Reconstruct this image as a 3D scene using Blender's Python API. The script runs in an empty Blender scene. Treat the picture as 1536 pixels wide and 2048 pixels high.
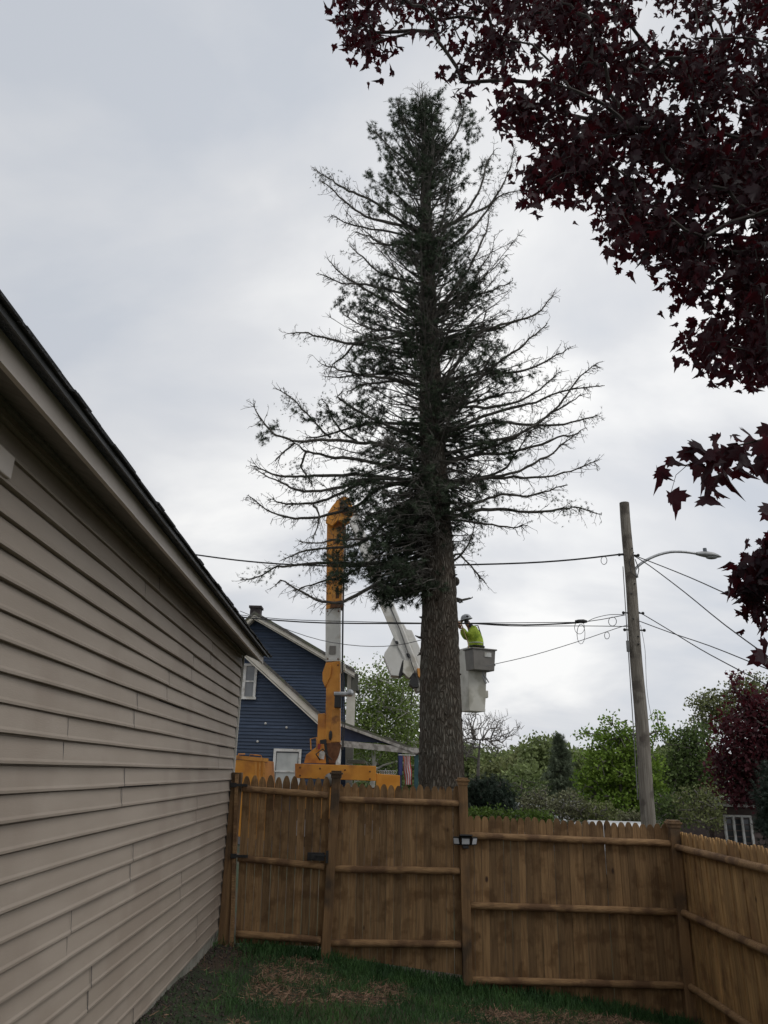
import bpy, math, random
import numpy as np
from mathutils import Vector, Matrix, noise as mnoise
random.seed(7); np.random.seed(7)
R_ = math.radians
S = bpy.context.scene
COL = S.collection

# ---------------------------------------------------------------- camera
F = 1480.0; EYE = 1.6
PITCH = math.atan(522 / F); ROLL = R_(1.47)
cam = bpy.data.cameras.new('camera'); camo = bpy.data.objects.new('camera', cam); COL.objects.link(camo)
cam.sensor_fit = 'VERTICAL'; cam.sensor_height = 36; cam.sensor_width = 27; cam.lens = F / 2048 * 36
cam.clip_start = 0.05; cam.clip_end = 3000
CR = Matrix.Rotation(math.pi / 2 + PITCH, 3, 'X') @ Matrix.Rotation(ROLL, 3, 'Z')
camo.matrix_world = Matrix.Translation((0, 0, EYE)) @ CR.to_4x4()
S.camera = camo

# ---------------------------------------------------------------- world: overcast
SUN_EL, SUN_AZ = R_(52), R_(125)        # azimuth clockwise from +Y
w = bpy.data.worlds.new('World'); S.world = w; w.use_nodes = True
nt = w.node_tree; nt.nodes.clear(); N = nt.nodes.new; L = nt.links.new
out = N('ShaderNodeOutputWorld'); bg = N('ShaderNodeBackground'); bg.inputs['Strength'].default_value = 0.1
sky = N('ShaderNodeTexSky'); sky.sky_type = 'NISHITA'; sky.sun_disc = False
sky.sun_elevation = SUN_EL; sky.sun_rotation = SUN_AZ; sky.air_density = 1.0; sky.dust_density = 4
tc = N('ShaderNodeTexCoord'); sep = N('ShaderNodeSeparateXYZ'); L(tc.outputs['Generated'], sep.inputs[0])
def wm(op, a, b):
    n = N('ShaderNodeMath'); n.operation = op
    for i, v in enumerate((a, b)):
        if v is None: continue
        if isinstance(v, (int, float)): n.inputs[i].default_value = v
        else: L(v, n.inputs[i])
    return n.outputs[0]
zz = wm('ADD', wm('MAXIMUM', sep.outputs['Z'], 0.0), 0.36)
cmb = N('ShaderNodeCombineXYZ'); L(wm('DIVIDE', sep.outputs['X'], zz), cmb.inputs[0]); L(wm('DIVIDE', sep.outputs['Y'], zz), cmb.inputs[1])
n1 = N('ShaderNodeTexNoise'); n1.inputs['Scale'].default_value = 2.0; n1.inputs['Detail'].default_value = 6; n1.inputs['Roughness'].default_value = 0.5; n1.inputs['Distortion'].default_value = 0.35
mp = N('ShaderNodeMapping'); mp.inputs['Location'].default_value = (3.1, 1.55, 0); mp.inputs['Scale'].default_value = (0.75, 1.0, 1); mp.inputs['Rotation'].default_value = (0, 0, R_(18))
L(cmb.outputs[0], mp.inputs[0]); L(mp.outputs[0], n1.inputs['Vector'])
n2 = N('ShaderNodeTexNoise'); n2.inputs['Scale'].default_value = 0.6; n2.inputs['Detail'].default_value = 2; L(mp.outputs[0], n2.inputs['Vector'])
dens = wm('ADD', wm('MULTIPLY', n1.outputs['Fac'], 0.65), wm('MULTIPLY', n2.outputs['Fac'], 0.35))
cr = N('ShaderNodeValToRGB'); L(dens, cr.inputs['Fac'])
e = cr.color_ramp.elements
e[0].position = 0.41; e[0].color = (0.585, 0.62, 0.68, 1)
e[1].position = 0.59; e[1].color = (0.93, 0.93, 0.925, 1)
k_ = e.new(0.5); k_.color = (0.71, 0.725, 0.755, 1)
# brighter towards where the sun sits behind the cloud
nrm = N('ShaderNodeVectorMath'); nrm.operation = 'DOT_PRODUCT'
sd = Vector((math.sin(SUN_AZ) * math.cos(R_(26)), math.cos(SUN_AZ) * math.cos(R_(26)), math.sin(R_(26)))) if False else Vector((0.24, 0.88, 0.41)).normalized()
L(tc.outputs['Generated'], nrm.inputs[0]); nrm.inputs[1].default_value = sd
glow = wm('MULTIPLY', wm('POWER', wm('MAXIMUM', nrm.outputs['Value'], 0.0), 5.0), 0.17)
vm = N('ShaderNodeVectorMath'); vm.operation = 'SCALE'; L(cr.outputs['Color'], vm.inputs[0]); L(wm('ADD', glow, 0.93), vm.inputs['Scale'])
v10 = N('ShaderNodeVectorMath'); v10.operation = 'SCALE'; L(vm.outputs[0], v10.inputs[0]); v10.inputs['Scale'].default_value = 10.0
mx = N('ShaderNodeMix'); mx.data_type = 'RGBA'; mx.inputs['Factor'].default_value = 0.97
L(sky.outputs['Color'], mx.inputs[6]); L(v10.outputs[0], mx.inputs[7])
L(mx.outputs[2], bg.inputs['Color']); L(bg.outputs[0], out.inputs[0])

sl = bpy.data.lights.new('sun', 'SUN'); sl.energy = 0.9; sl.angle = R_(35); sl.color = (1, 0.97, 0.93)
so = bpy.data.objects.new('sun', sl); COL.objects.link(so)
sv = Vector((math.sin(SUN_AZ) * math.cos(SUN_EL), math.cos(SUN_AZ) * math.cos(SUN_EL), math.sin(SUN_EL)))
so.rotation_euler = sv.to_track_quat('Z', 'Y').to_euler()
S.view_settings.view_transform = 'Standard'; S.view_settings.look = 'None'
S.view_settings.exposure = 0; S.view_settings.gamma = 1

# ---------------------------------------------------------------- helpers
def ray(px, py):
    return CR @ Vector(((px - 768) / F, -(py - 1024) / F, -1))
def P(px, py, Y):
    d = ray(px, py); return Vector((d.x * Y / d.y, Y, EYE + d.z * Y / d.y))
def mpp(px, py, Y):                                    # metres per photo pixel there
    d = ray(px, py); return Y / d.y / F
def plane_hit(px, py, p0, n):
    d = ray(px, py); o = Vector((0, 0, EYE)); t = (p0 - o).dot(n) / d.dot(n); return o + d * t
def gz(x, y):
    s = -0.27 - 0.125 * (x + 1.9)
    if y < 9.6: s -= 0.04 * (y - 9.6)
    else: s -= 0.035 * min(y - 9.6, 30) * (1 if x > 0 else 0.3)
    return max(-4.6, min(0.4, s))

def tag(o, label=None, cat=None, group=None, kind=None):
    if label: o['label'] = label
    if cat: o['category'] = cat
    if group: o['group'] = group
    if kind: o['kind'] = kind
    return o
def thing(name, label, cat, loc=(0, 0, 0), group=None):
    o = bpy.data.objects.new(name, None); COL.objects.link(o); o.location = loc; o.empty_display_size = 0.2
    return tag(o, label, cat, group)

class MB:
    def __init__(s): s.v = []; s.f = []
    def add(s, vs, fs):
        b = len(s.v); s.v.extend([tuple(v) for v in vs]); s.f.extend([tuple(b + i for i in f) for f in fs]); return s
    def box(s, c, size, rot=None):
        c = Vector(c); hx, hy, hz = [q / 2 for q in size]
        vs = [Vector((x, y, z)) for x in (-hx, hx) for y in (-hy, hy) for z in (-hz, hz)]
        if rot is not None: vs = [rot @ v for v in vs]
        return s.add([c + v for v in vs], [(0, 1, 3, 2), (4, 6, 7, 5), (0, 4, 5, 1), (2, 3, 7, 6), (0, 2, 6, 4), (1, 5, 7, 3)])
    def bar(s, a, b, wx, wy, up=Vector((0, 0, 1))):
        a = Vector(a); b = Vector(b); d = (b - a); l = d.length; d.normalize()
        if abs(d.dot(up)) > 0.98: up = Vector((0, 1, 0))
        x = d.cross(up).normalized(); y = x.cross(d)
        vs = []
        for p in (a, b):
            for i, j in ((-1, -1), (1, -1), (1, 1), (-1, 1)): vs.append(p + x * i * wx / 2 + y * j * wy / 2)
        return s.add(vs, [(3, 2, 1, 0), (4, 5, 6, 7), (0, 1, 5, 4), (1, 2, 6, 5), (2, 3, 7, 6), (3, 0, 4, 7)])
    def tube(s, pts, rad, n=6, cap=True):
        pts = [Vector(p) for p in pts]
        if isinstance(rad, (int, float)): rad = [rad] * len(pts)
        b = len(s.v); prev = None
        for i, p in enumerate(pts):
            d = (pts[min(i + 1, len(pts) - 1)] - pts[max(i - 1, 0)])
            if d.length < 1e-9: d = Vector((0, 0, 1))
            d.normalize()
            if prev is None:
                prev = d.cross(Vector((0.3, 0.2, 1) if abs(d.z) < .9 else (1, 0, 0)))
            x = (prev - d * prev.dot(d))
            if x.length < 1e-6: x = d.orthogonal()
            x.normalize(); prev = x; y = d.cross(x)
            for k in range(n):
                a = 2 * math.pi * k / n; q = p + (x * math.cos(a) + y * math.sin(a)) * rad[i]
                s.v.append((q.x, q.y, q.z))
        for i in range(len(pts) - 1):
            for k in range(n):
                k2 = (k + 1) % n
                s.f.append((b + i * n + k, b + i * n + k2, b + (i + 1) * n + k2, b + (i + 1) * n + k))
        if cap:
            s.f.append(tuple(b + k for k in reversed(range(n)))); e_ = b + (len(pts) - 1) * n
            s.f.append(tuple(e_ + k for k in range(n)))
        return s
    def prism(s, poly, off):                            # polygon of 3-D points extruded by vector off
        poly = [Vector(p) for p in poly]; off = Vector(off); n = len(poly)
        return s.add(poly + [p + off for p in poly], [tuple(range(n)), tuple(reversed(range(n, 2 * n)))] +
                     [((i + 1) % n, i, n + i, n + (i + 1) % n) for i in range(n)])
    def ball(s, c, r, nu=10, nv=7, sc=(1, 1, 1)):
        c = Vector(c); vs = [c + Vector((0, 0, r * sc[2]))]
        for j in range(1, nv):
            t = math.pi * j / nv
            for i in range(nu):
                a = 2 * math.pi * i / nu
                vs.append(c + Vector((r * sc[0] * math.sin(t) * math.cos(a), r * sc[1] * math.sin(t) * math.sin(a), r * sc[2] * math.cos(t))))
        vs.append(c - Vector((0, 0, r * sc[2]))); fs = []
        for i in range(nu): fs.append((0, 1 + i, 1 + (i + 1) % nu))
        for j in range(nv - 2):
            for i in range(nu):
                a = 1 + j * nu + i; b = 1 + j * nu + (i + 1) % nu; fs.append((a, a + nu, b + nu, b))
        m = 1 + (nv - 2) * nu; e_ = len(vs) - 1
        for i in range(nu): fs.append((m + i, e_, m + (i + 1) % nu))
        return s.add(vs, fs)
    def build(s, name, mat, parent=None, smooth=False, bevel=0):
        me = bpy.data.meshes.new(name)
        org = Vector((0, 0, 0))
        if s.v:
            if parent is not None: org = world_loc(parent)
            me.from_pydata([(a - org.x, b - org.y, c - org.z) for a, b, c in s.v], [], s.f)
        me.materials.append(mat)
        if smooth: me.polygons.foreach_set('use_smooth', [True] * len(me.polygons))
        o = bpy.data.objects.new(name, me); COL.objects.link(o)
        if parent is not None: o.parent = parent
        if bevel:
            md = o.modifiers.new('bevel', 'BEVEL'); md.width = bevel; md.segments = 2; md.limit_method = 'ANGLE'
        return o
def world_loc(o):
    v = Vector(o.location)
    while o.parent: o = o.parent; v += Vector(o.location)
    return v

def raw_mesh(name, V, Fc, mat, parent=None, smooth=False):   # V (n,3), Fc (m,k) same-size faces
    me = bpy.data.meshes.new(name); V = np.asarray(V, dtype=np.float32); Fc = np.asarray(Fc, dtype=np.int32)
    if parent is not None: V = V - np.array(world_loc(parent), dtype=np.float32)
    m, k = Fc.shape
    me.vertices.add(len(V)); me.vertices.foreach_set('co', V.ravel())
    me.loops.add(m * k); me.loops.foreach_set('vertex_index', Fc.ravel())
    me.polygons.add(m); me.polygons.foreach_set('loop_start', np.arange(0, m * k, k, dtype=np.int32))
    me.polygons.foreach_set('loop_total', np.full(m, k, dtype=np.int32))
    if smooth: me.polygons.foreach_set('use_smooth', np.ones(m, dtype=bool))
    me.update(calc_edges=True); me.validate()
    me.materials.append(mat)
    o = bpy.data.objects.new(name, me); COL.objects.link(o)
    if parent is not None: o.parent = parent
    return o
def scatter(name, C, axis, size, T, TF, mat, parent=None, fold=None, smooth=False):
    """instances of template T (k,3; y = leaf axis) at C with leaf axis 'axis' and random spin"""
    C = np.asarray(C, float); n = len(C); a = np.asarray(axis, float)
    a = a / (np.linalg.norm(a, axis=1, keepdims=True) + 1e-9)
    r = np.random.normal(size=(n, 3)); x = np.cross(a, r); x /= (np.linalg.norm(x, axis=1, keepdims=True) + 1e-9)
    z = np.cross(x, a)
    T = np.asarray(T, float); s = np.asarray(size, float).reshape(-1, 1, 1)
    f = np.zeros((n, 1, 1)) if fold is None else np.asarray(fold, float).reshape(-1, 1, 1)
    TX = T[None, :, 0:1] * np.cos(f); TZ = T[None, :, 2:3] + np.abs(T[None, :, 0:1]) * np.sin(f) - (T[None, :, 1:2] ** 2) * .45 * np.sin(f * .8)
    V = C[:, None, :] + s * (TX * x[:, None, :] + T[None, :, 1:2] * a[:, None, :] + TZ * z[:, None, :])
    TF = np.asarray(TF); Fc = TF[None] + (np.arange(n) * len(T))[:, None, None]
    return raw_mesh(name, V.reshape(-1, 3), Fc.reshape(-1, TF.shape[1]), mat, parent, smooth)

# maple leaf: fan about a point near its middle, halves folded a little
_ol = [(0, 0), (-.16, -.06), (-.34, -.10), (-.30, .04), (-.52, .10), (-.44, .18), (-.60, .36), (-.42, .36), (-.38, .48), (-.24, .42), (-.20, .66), (-.10, .70), (0, 1.0)]
_ol = _ol + [(-x, y) for x, y in _ol[-2:0:-1]]
LEAF_T = [(0, .30, 0)] + [(x, y, .22 * abs(x) - .25 * max(0, y - .35) ** 1.5) for x, y in _ol]
LEAF_F = [(0, i + 1, (i + 1) % len(_ol) + 1) for i in range(len(_ol))]
SIMPLE_T = [(0, 0, 0), (-.32, .45, .06), (0, 1, -.05), (.32, .45, .06)]
SIMPLE_F = [(0, 3, 2, 1)]
# conifer tuft: thin needles fanned about an axis
_t, _f = [], []
for k in range(9):
    a = (k - 4) * 0.32 + random.uniform(-.1, .1); zt = random.uniform(-.35, .35); b0 = .05 + .07 * (k % 3)
    L0 = 0.75 + .25 * random.random(); dx, dy = math.sin(a), math.cos(a)
    i0 = len(_t); _t += [(-dy * .045, b0 - dx * -.045, 0), (dy * .045, b0 - dx * .045, 0), (dx * L0, b0 + dy * L0, zt)]
    _f.append((i0, i0 + 1, i0 + 2))
TUFT_T, TUFT_F = _t, _f

# ---------------------------------------------------------------- materials
def mat(name, c1, c2=None, scale=4, rough=0.8, bump=0, stretch=(1, 1, 1), island=0, metal=0, detail=4, bscale=None, trans=0, tcol=None, coord='Object', spec=0.5, c3=None, s3=0.7, lo=0.35, hi=0.65, knots=False):
    m = bpy.data.materials.new(name); m.use_nodes = True; t = m.node_tree; n = t.nodes; l = t.links
    b = n['Principled BSDF']; b.inputs['Roughness'].default_value = rough; b.inputs['Metallic'].default_value = metal
    b.inputs['Specular IOR Level'].default_value = spec
    col = None
    if c2 is None: c2 = tuple(q * 0.8 for q in c1)
    tcn = n.new('ShaderNodeTexCoord'); mpn = n.new('ShaderNodeMapping'); mpn.inputs['Scale'].default_value = stretch
    l.new(tcn.outputs[coord], mpn.inputs[0])
    no = n.new('ShaderNodeTexNoise'); no.inputs['Scale'].default_value = scale; no.inputs['Detail'].default_value = detail
    l.new(mpn.outputs[0], no.inputs['Vector'])
    cr = n.new('ShaderNodeValToRGB'); l.new(no.outputs['Fac'], cr.inputs[0])
    cr.color_ramp.elements[0].position = lo; cr.color_ramp.elements[0].color = (*c1, 1)
    cr.color_ramp.elements[1].position = hi; cr.color_ramp.elements[1].color = (*c2, 1)
    col = cr.outputs['Color']
    if c3 is not None:
        n3 = n.new('ShaderNodeTexNoise'); n3.inputs['Scale'].default_value = s3; n3.inputs['Detail'].default_value = 6; l.new(tcn.outputs[coord], n3.inputs['Vector'])
        r3 = n.new('ShaderNodeValToRGB'); r3.color_ramp.elements[0].position = .5; r3.color_ramp.elements[1].position = .62; l.new(n3.outputs['Fac'], r3.inputs[0])
        mm = n.new('ShaderNodeMix'); mm.data_type = 'RGBA'; l.new(r3.outputs['Color'], mm.inputs['Factor']); l.new(col, mm.inputs[6]); mm.inputs[7].default_value = (*c3, 1); col = mm.outputs[2]
    if knots:
        mk = n.new('ShaderNodeMapping'); mk.inputs['Scale'].default_value = (1, 1, .55); l.new(tcn.outputs[coord], mk.inputs[0])
        vk = n.new('ShaderNodeTexVoronoi'); vk.inputs['Scale'].default_value = 4.2; l.new(mk.outputs[0], vk.inputs['Vector'])
        rk = n.new('ShaderNodeValToRGB'); rk.color_ramp.elements[0].position = .05; rk.color_ramp.elements[0].color = (1, 1, 1, 1); rk.color_ramp.elements[1].position = .10; rk.color_ramp.elements[1].color = (0, 0, 0, 1); l.new(vk.outputs['Distance'], rk.inputs[0])
        mm = n.new('ShaderNodeMix'); mm.data_type = 'RGBA'; l.new(rk.outputs['Color'], mm.inputs['Factor']); l.new(col, mm.inputs[6]); mm.inputs[7].default_value = (.045, .022, .012, 1); col = mm.outputs[2]
    if island:
        g = n.new('ShaderNodeNewGeometry'); mr = n.new('ShaderNodeMapRange'); l.new(g.outputs['Random Per Island'], mr.inputs[0])
        mr.inputs['To Min'].default_value = 1 - island; mr.inputs['To Max'].default_value = 1 + island
        hs = n.new('ShaderNodeVectorMath'); hs.operation = 'SCALE'; l.new(col, hs.inputs[0]); l.new(mr.outputs[0], hs.inputs['Scale']); col = hs.outputs[0]
    l.new(col, b.inputs['Base Color'])
    if bump:
        nb = n.new('ShaderNodeTexNoise'); nb.inputs['Scale'].default_value = bscale or scale * 3; nb.inputs['Detail'].default_value = 5; l.new(mpn.outputs[0], nb.inputs['Vector'])
        bp = n.new('ShaderNodeBump'); bp.inputs['Strength'].default_value = bump; bp.inputs['Distance'].default_value = 0.02; l.new(nb.outputs['Fac'], bp.inputs['Height']); l.new(bp.outputs[0], b.inputs['Normal'])
    if trans:
        tr = n.new('ShaderNodeBsdfTranslucent'); ms = n.new('ShaderNodeMixShader'); ms.inputs[0].default_value = trans
        if tcol: tr.inputs[0].default_value = (*tcol, 1)
        else: l.new(col, tr.inputs[0])
        l.new(b.outputs[0], ms.inputs[1]); l.new(tr.outputs[0], ms.inputs[2]); l.new(ms.outputs[0], n['Material Output'].inputs[0])
    return m

M_siding = mat('vinyl_siding', (.325, .272, .222), (.362, .306, .254), 1.2, .6, .08, (1, 1, 6), bscale=30, spec=.25, c3=(.305, .252, .205), s3=1.1)
M_trim = mat('tan_trim', (.50, .44, .38), (.58, .51, .45), 2, .5)
M_cream = mat('cream_trim', (.55, .52, .44), (.64, .61, .54), 3, .55)
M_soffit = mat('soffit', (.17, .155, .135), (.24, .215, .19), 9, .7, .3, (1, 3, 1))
M_shingle = mat('shingle', (.035, .036, .038), (.075, .075, .078), 30, .9, .8, bscale=90, island=.3)
M_drip = mat('grey_drip_metal', (.07, .07, .072), (.11, .11, .112), 6, .55)
M_concrete = mat('concrete', (.26, .25, .21), (.38, .37, .32), 8, .95, .6, c3=(.12, .13, .09), s3=1.3)
M_wood = mat('cedar_pickets', (.18, .104, .045), (.29, .174, .078), 5, .82, .5, (9, 9, .6), island=.30, c3=(.145, .078, .03), s3=5, knots=True)
M_wood2 = mat('cedar_pickets_golden', (.29, .165, .062), (.42, .25, .10), 5, .8, .45, (9, 9, .6), island=.25, c3=(.24, .13, .05), s3=4, knots=True)
M_rail = mat('cedar_rails', (.215, .124, .055), (.345, .205, .095), 6, .85, .6, (1.2, 9, 9), island=.2, c3=(.14, .075, .035), s3=4)
M_post = mat('cedar_post', (.16, .088, .038), (.26, .15, .065), 5, .8, .4, (6, 6, .4), c3=(.07, .045, .025), s3=2)
M_black = mat('black_metal', (.012, .012, .013), (.022, .021, .02), 20, .5)
M_whiteplastic = mat('clear_plastic', (.5, .52, .55), (.62, .64, .66), 10, .25)
M_orange = mat('orange_paint', (.56, .215, .018), (.68, .29, .035), 2.5, .42, c3=(.40, .14, .02), s3=1.4)
M_orange2 = mat('orange_weathered', (.50, .20, .03), (.62, .29, .06), 3, .6, c3=(.26, .10, .025), s3=3.5)
M_white = mat('white_fibreglass', (.60, .59, .55), (.70, .69, .66), 2, .4, c3=(.5, .47, .41), s3=2)
M_rust = mat('rusty_iron', (.09, .035, .015), (.16, .07, .03), 8, .85, .3)
M_grey = mat('grey_plastic', (.15, .14, .125), (.21, .195, .175), 4, .5)
M_bucket = mat('bucket_fibreglass', (.60, .58, .51), (.68, .66, .59), 2.5, .4, c3=(.42, .4, .33), s3=2)
M_steel = mat('galvanised', (.35, .36, .37), (.48, .49, .50), 10, .45, metal=.6)
M_rubber = mat('rubber', (.015, .015, .015), (.03, .03, .03), 20, .85)
M_blue = mat('blue_clapboard', (.026, .046, .085), (.040, .062, .108), 3, .65, .1, (1, 1, 5), island=.18)
M_dblue = mat('dark_blue_paint', (.015, .025, .06), (.03, .045, .09), 3, .6)
M_teal = mat('teal_paint', (.02, .07, .08), (.035, .10, .11), 3, .6)
M_wtrim = mat('white_wood_trim', (.56, .56, .53), (.70, .70, .68), 5, .6, c3=(.4, .38, .33), s3=4)
M_glass = mat('window_glass', (.10, .11, .12), (.20, .21, .215), 1.5, .08)
M_blind = mat('window_blind', (.40, .42, .41), (.5, .52, .50), 3, .6)
M_bark = None
M_twig = mat('dead_twig', (.060, .055, .048), (.12, .11, .095), 9, .95)
M_needle = mat('spruce_needles', (.040, .058, .036), (.075, .100, .062), 3, .8, island=.35, spec=.15)
M_bark2 = mat('maple_bark', (.03, .024, .021), (.065, .055, .048), 7, .9, .5)
M_plum = mat('plum_leaf', (.014, .006, .009), (.026, .009, .013), 3, .55, island=.45, trans=.32, tcol=(.108, .012, .018), spec=.2)
M_pole = mat('weathered_pole', (.16, .14, .115), (.27, .245, .21), 5, .95, .6, (7, 7, .35), c3=(.11, .095, .08), s3=3)
M_wire = mat('black_cable', (.02, .02, .022), (.035, .035, .035), 5, .7)
M_gwire = mat('grey_cable', (.12, .12, .12), (.2, .2, .2), 5, .7)
M_lamp = mat('lamp_aluminium', (.28, .29, .29), (.38, .39, .39), 8, .5, metal=.3)
M_skin = mat('skin', (.36, .19, .13), (.42, .23, .16), 9, .6)
M_hivis = mat('hivis_jacket', (.22, .33, .02), (.46, .60, .06), 9, .75, .5)
M_refl = mat('reflective_tape', (.55, .56, .5), (.65, .66, .6), 6, .4)
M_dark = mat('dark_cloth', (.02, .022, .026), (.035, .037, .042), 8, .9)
M_helmet = mat('grey_helmet', (.36, .38, .40), (.46, .48, .5), 5, .35)
M_rope = mat('tan_rope', (.38, .28, .14), (.5, .38, .2), 30, .9)
M_red = mat('flag_red', (.33, .05, .05), (.4, .07, .06), 4, .8)
M_flagw = mat('flag_white', (.42, .42, .42), (.5, .5, .49), 4, .8)
M_flagb = mat('flag_blue', (.03, .04, .13), (.04, .05, .16), 4, .8)

def bark_material():
    m = bpy.data.materials.new('spruce_bark'); m.use_nodes = True; t = m.node_tree; n = t.nodes; l = t.links; b = n['Principled BSDF']
    b.inputs['Roughness'].default_value = .95; b.inputs['Specular IOR Level'].default_value = .2
    tcn = n.new('ShaderNodeTexCoord'); mpn = n.new('ShaderNodeMapping'); mpn.inputs['Scale'].default_value = (1, 1, .2); l.new(tcn.outputs['Object'], mpn.inputs[0])
    nz = n.new('ShaderNodeTexNoise'); nz.inputs['Scale'].default_value = 7; nz.inputs['Detail'].default_value = 5; l.new(mpn.outputs[0], nz.inputs['Vector'])
    ad = n.new('ShaderNodeMixRGB'); ad.blend_type = 'ADD'; ad.inputs[0].default_value = .16; l.new(mpn.outputs[0], ad.inputs[1]); l.new(nz.outputs['Color'], ad.inputs[2])
    vo = n.new('ShaderNodeTexVoronoi'); vo.feature = 'DISTANCE_TO_EDGE'; vo.inputs['Scale'].default_value = 21; l.new(ad.outputs[0], vo.inputs['Vector'])
    cr = n.new('ShaderNodeValToRGB'); l.new(vo.outputs['Distance'], cr.inputs[0])
    cr.color_ramp.elements[0].color = (.055, .045, .036, 1); cr.color_ramp.elements[0].position = 0
    cr.color_ramp.elements[1].color = (.165, .152, .136, 1); cr.color_ramp.elements[1].position = .32
    n2 = n.new('ShaderNodeTexNoise'); n2.inputs['Scale'].default_value = 1.6; n2.inputs['Detail'].default_value = 6; l.new(tcn.outputs['Object'], n2.inputs['Vector'])
    r2 = n.new('ShaderNodeValToRGB'); r2.color_ramp.elements[0].color = (.72, .62, .55, 1); r2.color_ramp.elements[0].position = .3; r2.color_ramp.elements[1].color = (1.1, 1.12, 1.05, 1); r2.color_ramp.elements[1].position = .7; l.new(n2.outputs['Fac'], r2.inputs[0])
    mm = n.new('ShaderNodeMixRGB'); mm.blend_type = 'MULTIPLY'; mm.inputs[0].default_value = 1; l.new(cr.outputs[0], mm.inputs[1]); l.new(r2.outputs[0], mm.inputs[2]); l.new(mm.outputs[0], b.inputs['Base Color'])
    bp = n.new('ShaderNodeBump'); bp.inputs['Strength'].default_value = 1; bp.inputs['Distance'].default_value = .035
    mr = n.new('ShaderNodeMapRange'); mr.inputs['From Max'].default_value = .3; l.new(vo.outputs['Distance'], mr.inputs[0]); l.new(mr.outputs[0], bp.inputs['Height']); l.new(bp.outputs[0], b.inputs['Normal'])
    return m
M_bark = bark_material()

# ---------------------------------------------------------------- ground
def ground():
    xs = np.concatenate([np.linspace(-400, -30, 12), np.linspace(-26, 30, 80), np.linspace(34, 500, 14)])
    ys = np.concatenate([np.linspace(-40, 0, 6), np.linspace(1, 45, 90), np.linspace(50, 900, 20)])
    V = np.array([(x, y, gz(x, y) + (.02 * math.sin(x * 2.1 + y) + .015 * math.sin(3.3 * y - x) if y < 12 else 0)) for y in ys for x in xs])
    nx = len(xs); Fc = [(j * nx + i, j * nx + i + 1, (j + 1) * nx + i + 1, (j + 1) * nx + i) for j in range(len(ys) - 1) for i in range(nx - 1)]
    m = mat('lawn_soil', (.018, .032, .010), (.034, .048, .018), 6, .95, .8, bscale=25, c3=(.065, .042, .026), s3=.9)
    o = raw_mesh('ground', V, Fc, m, smooth=True); tag(o, 'patchy lawn and worn soil of the back yard', None, None, 'structure')
ground()

def bare(x, y):     # how worn the lawn is (1 = bare)
    b = 0
    for cx, cy, rx, ry in ((-1.0, 8.6, .75, .45), (-.9, 7.8, .45, .4), (.15, 8.6, .25, .4), (1.5, 8.4, .6, .4), (1.0, 7.5, .35, .5), (2.6, 8.7, .9, .5), (-.1, 6.9, .3, .2)):
        d = ((x - cx) / rx) ** 2 + ((y - cy) / ry) ** 2
        b = max(b, math.exp(-d ** 2))
    b = max(b, min(1, max(0, (mnoise.noise(Vector((x * 1.3, y * 1.9, 3.7))) - .12) * 3.2)))
    wall = -1.55 - .037 * y
    b = max(b, min(1, max(0, 1 - (x - wall - .35) / .35)))
    return b
def grass():
    C, A, Sz = [], [], []; C2, A2, S2 = [], [], []
    n = 0
    while n < 90000:
        x = random.uniform(-2.0, 3.6); y = random.uniform(4.6, 9.75)
        if x < -1.57 - .037 * y: continue
        b = bare(x, y); n += 1
        z = gz(x, y) + .02 * math.sin(x * 2.1 + y) + .015 * math.sin(3.3 * y - x)
        cl = .5 + .5 * math.sin(x * 5.1 + 1.3 * math.sin(y * 4)) * math.sin(y * 6.3 + x)
        edge = math.exp(-((9.6 - y) / .3) ** 2)
        if random.random() > b * .95:
            if random.random() > .55 + .45 * cl + edge: continue
            C.append((x, y, z)); A.append((random.gauss(0, .45), random.gauss(0, .45), 1)); Sz.append(random.uniform(.04, .085) * (1 + .9 * edge))
        elif random.random() < (.6 if x > -.85 - .037 * y else .03):
            C2.append((x, y, z + .008)); A2.append((random.gauss(0, 1), random.gauss(0, 1), random.uniform(0, .35))); S2.append(random.uniform(.03, .09))
    T = [(-.045, 0, 0), (.045, 0, 0), (.03, .55, .06), (-.03, .55, .06), (0, 1, .3)]
    T4 = [(-.05, 0, 0), (.05, 0, 0), (.02, .9, .2), (-.02, .95, .2)]
    mg = mat('grass_blades', (.030, .085, .024), (.066, .145, .038), 2.2, .7, island=.45, trans=.2)
    o = scatter('grass', C, A, Sz, T4, [(0, 1, 2, 3)], mg); tag(o, 'short dark green grass growing in the yard below the fence', 'grass', kind='stuff')
    ms = mat('straw', (.19, .115, .07), (.32, .20, .13), 9, .9, island=.4)
    o = scatter('dry_grass_litter', C2, A2, S2, T4, [(0, 1, 2, 3)], ms); tag(o, 'dry straw and wood chips on the worn patches of lawn', 'litter', kind='stuff')
    # gravel beside the house
    C3, A3, S3 = [], [], []
    for i in range(6000):
        y = random.uniform(4.6, 9.7); x = -1.53 - .037 * y + abs(random.gauss(0, .3))
        C3.append((x, y, gz(x, y) + .02 * math.sin(x * 2.1 + y) + .015 * math.sin(3.3 * y - x))); A3.append((random.gauss(0, 1), random.gauss(0, 1), random.gauss(0, .5))); S3.append(random.uniform(.012, .035))
    TT = [(-.5, 0, 0), (.5, .1, .1), (.1, 1, 0), (0, .4, .6)]
    mgv = mat('gravel', (.030, .023, .018), (.085, .07, .058), 40, .95, island=.5)
    o = scatter('gravel', C3, A3, S3, TT, [(0, 1, 3), (1, 2, 3), (2, 0, 3), (0, 2, 1)], mgv); tag(o, 'loose gravel and dirt along the tan wall footing', 'gravel', kind='stuff')
grass()

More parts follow.
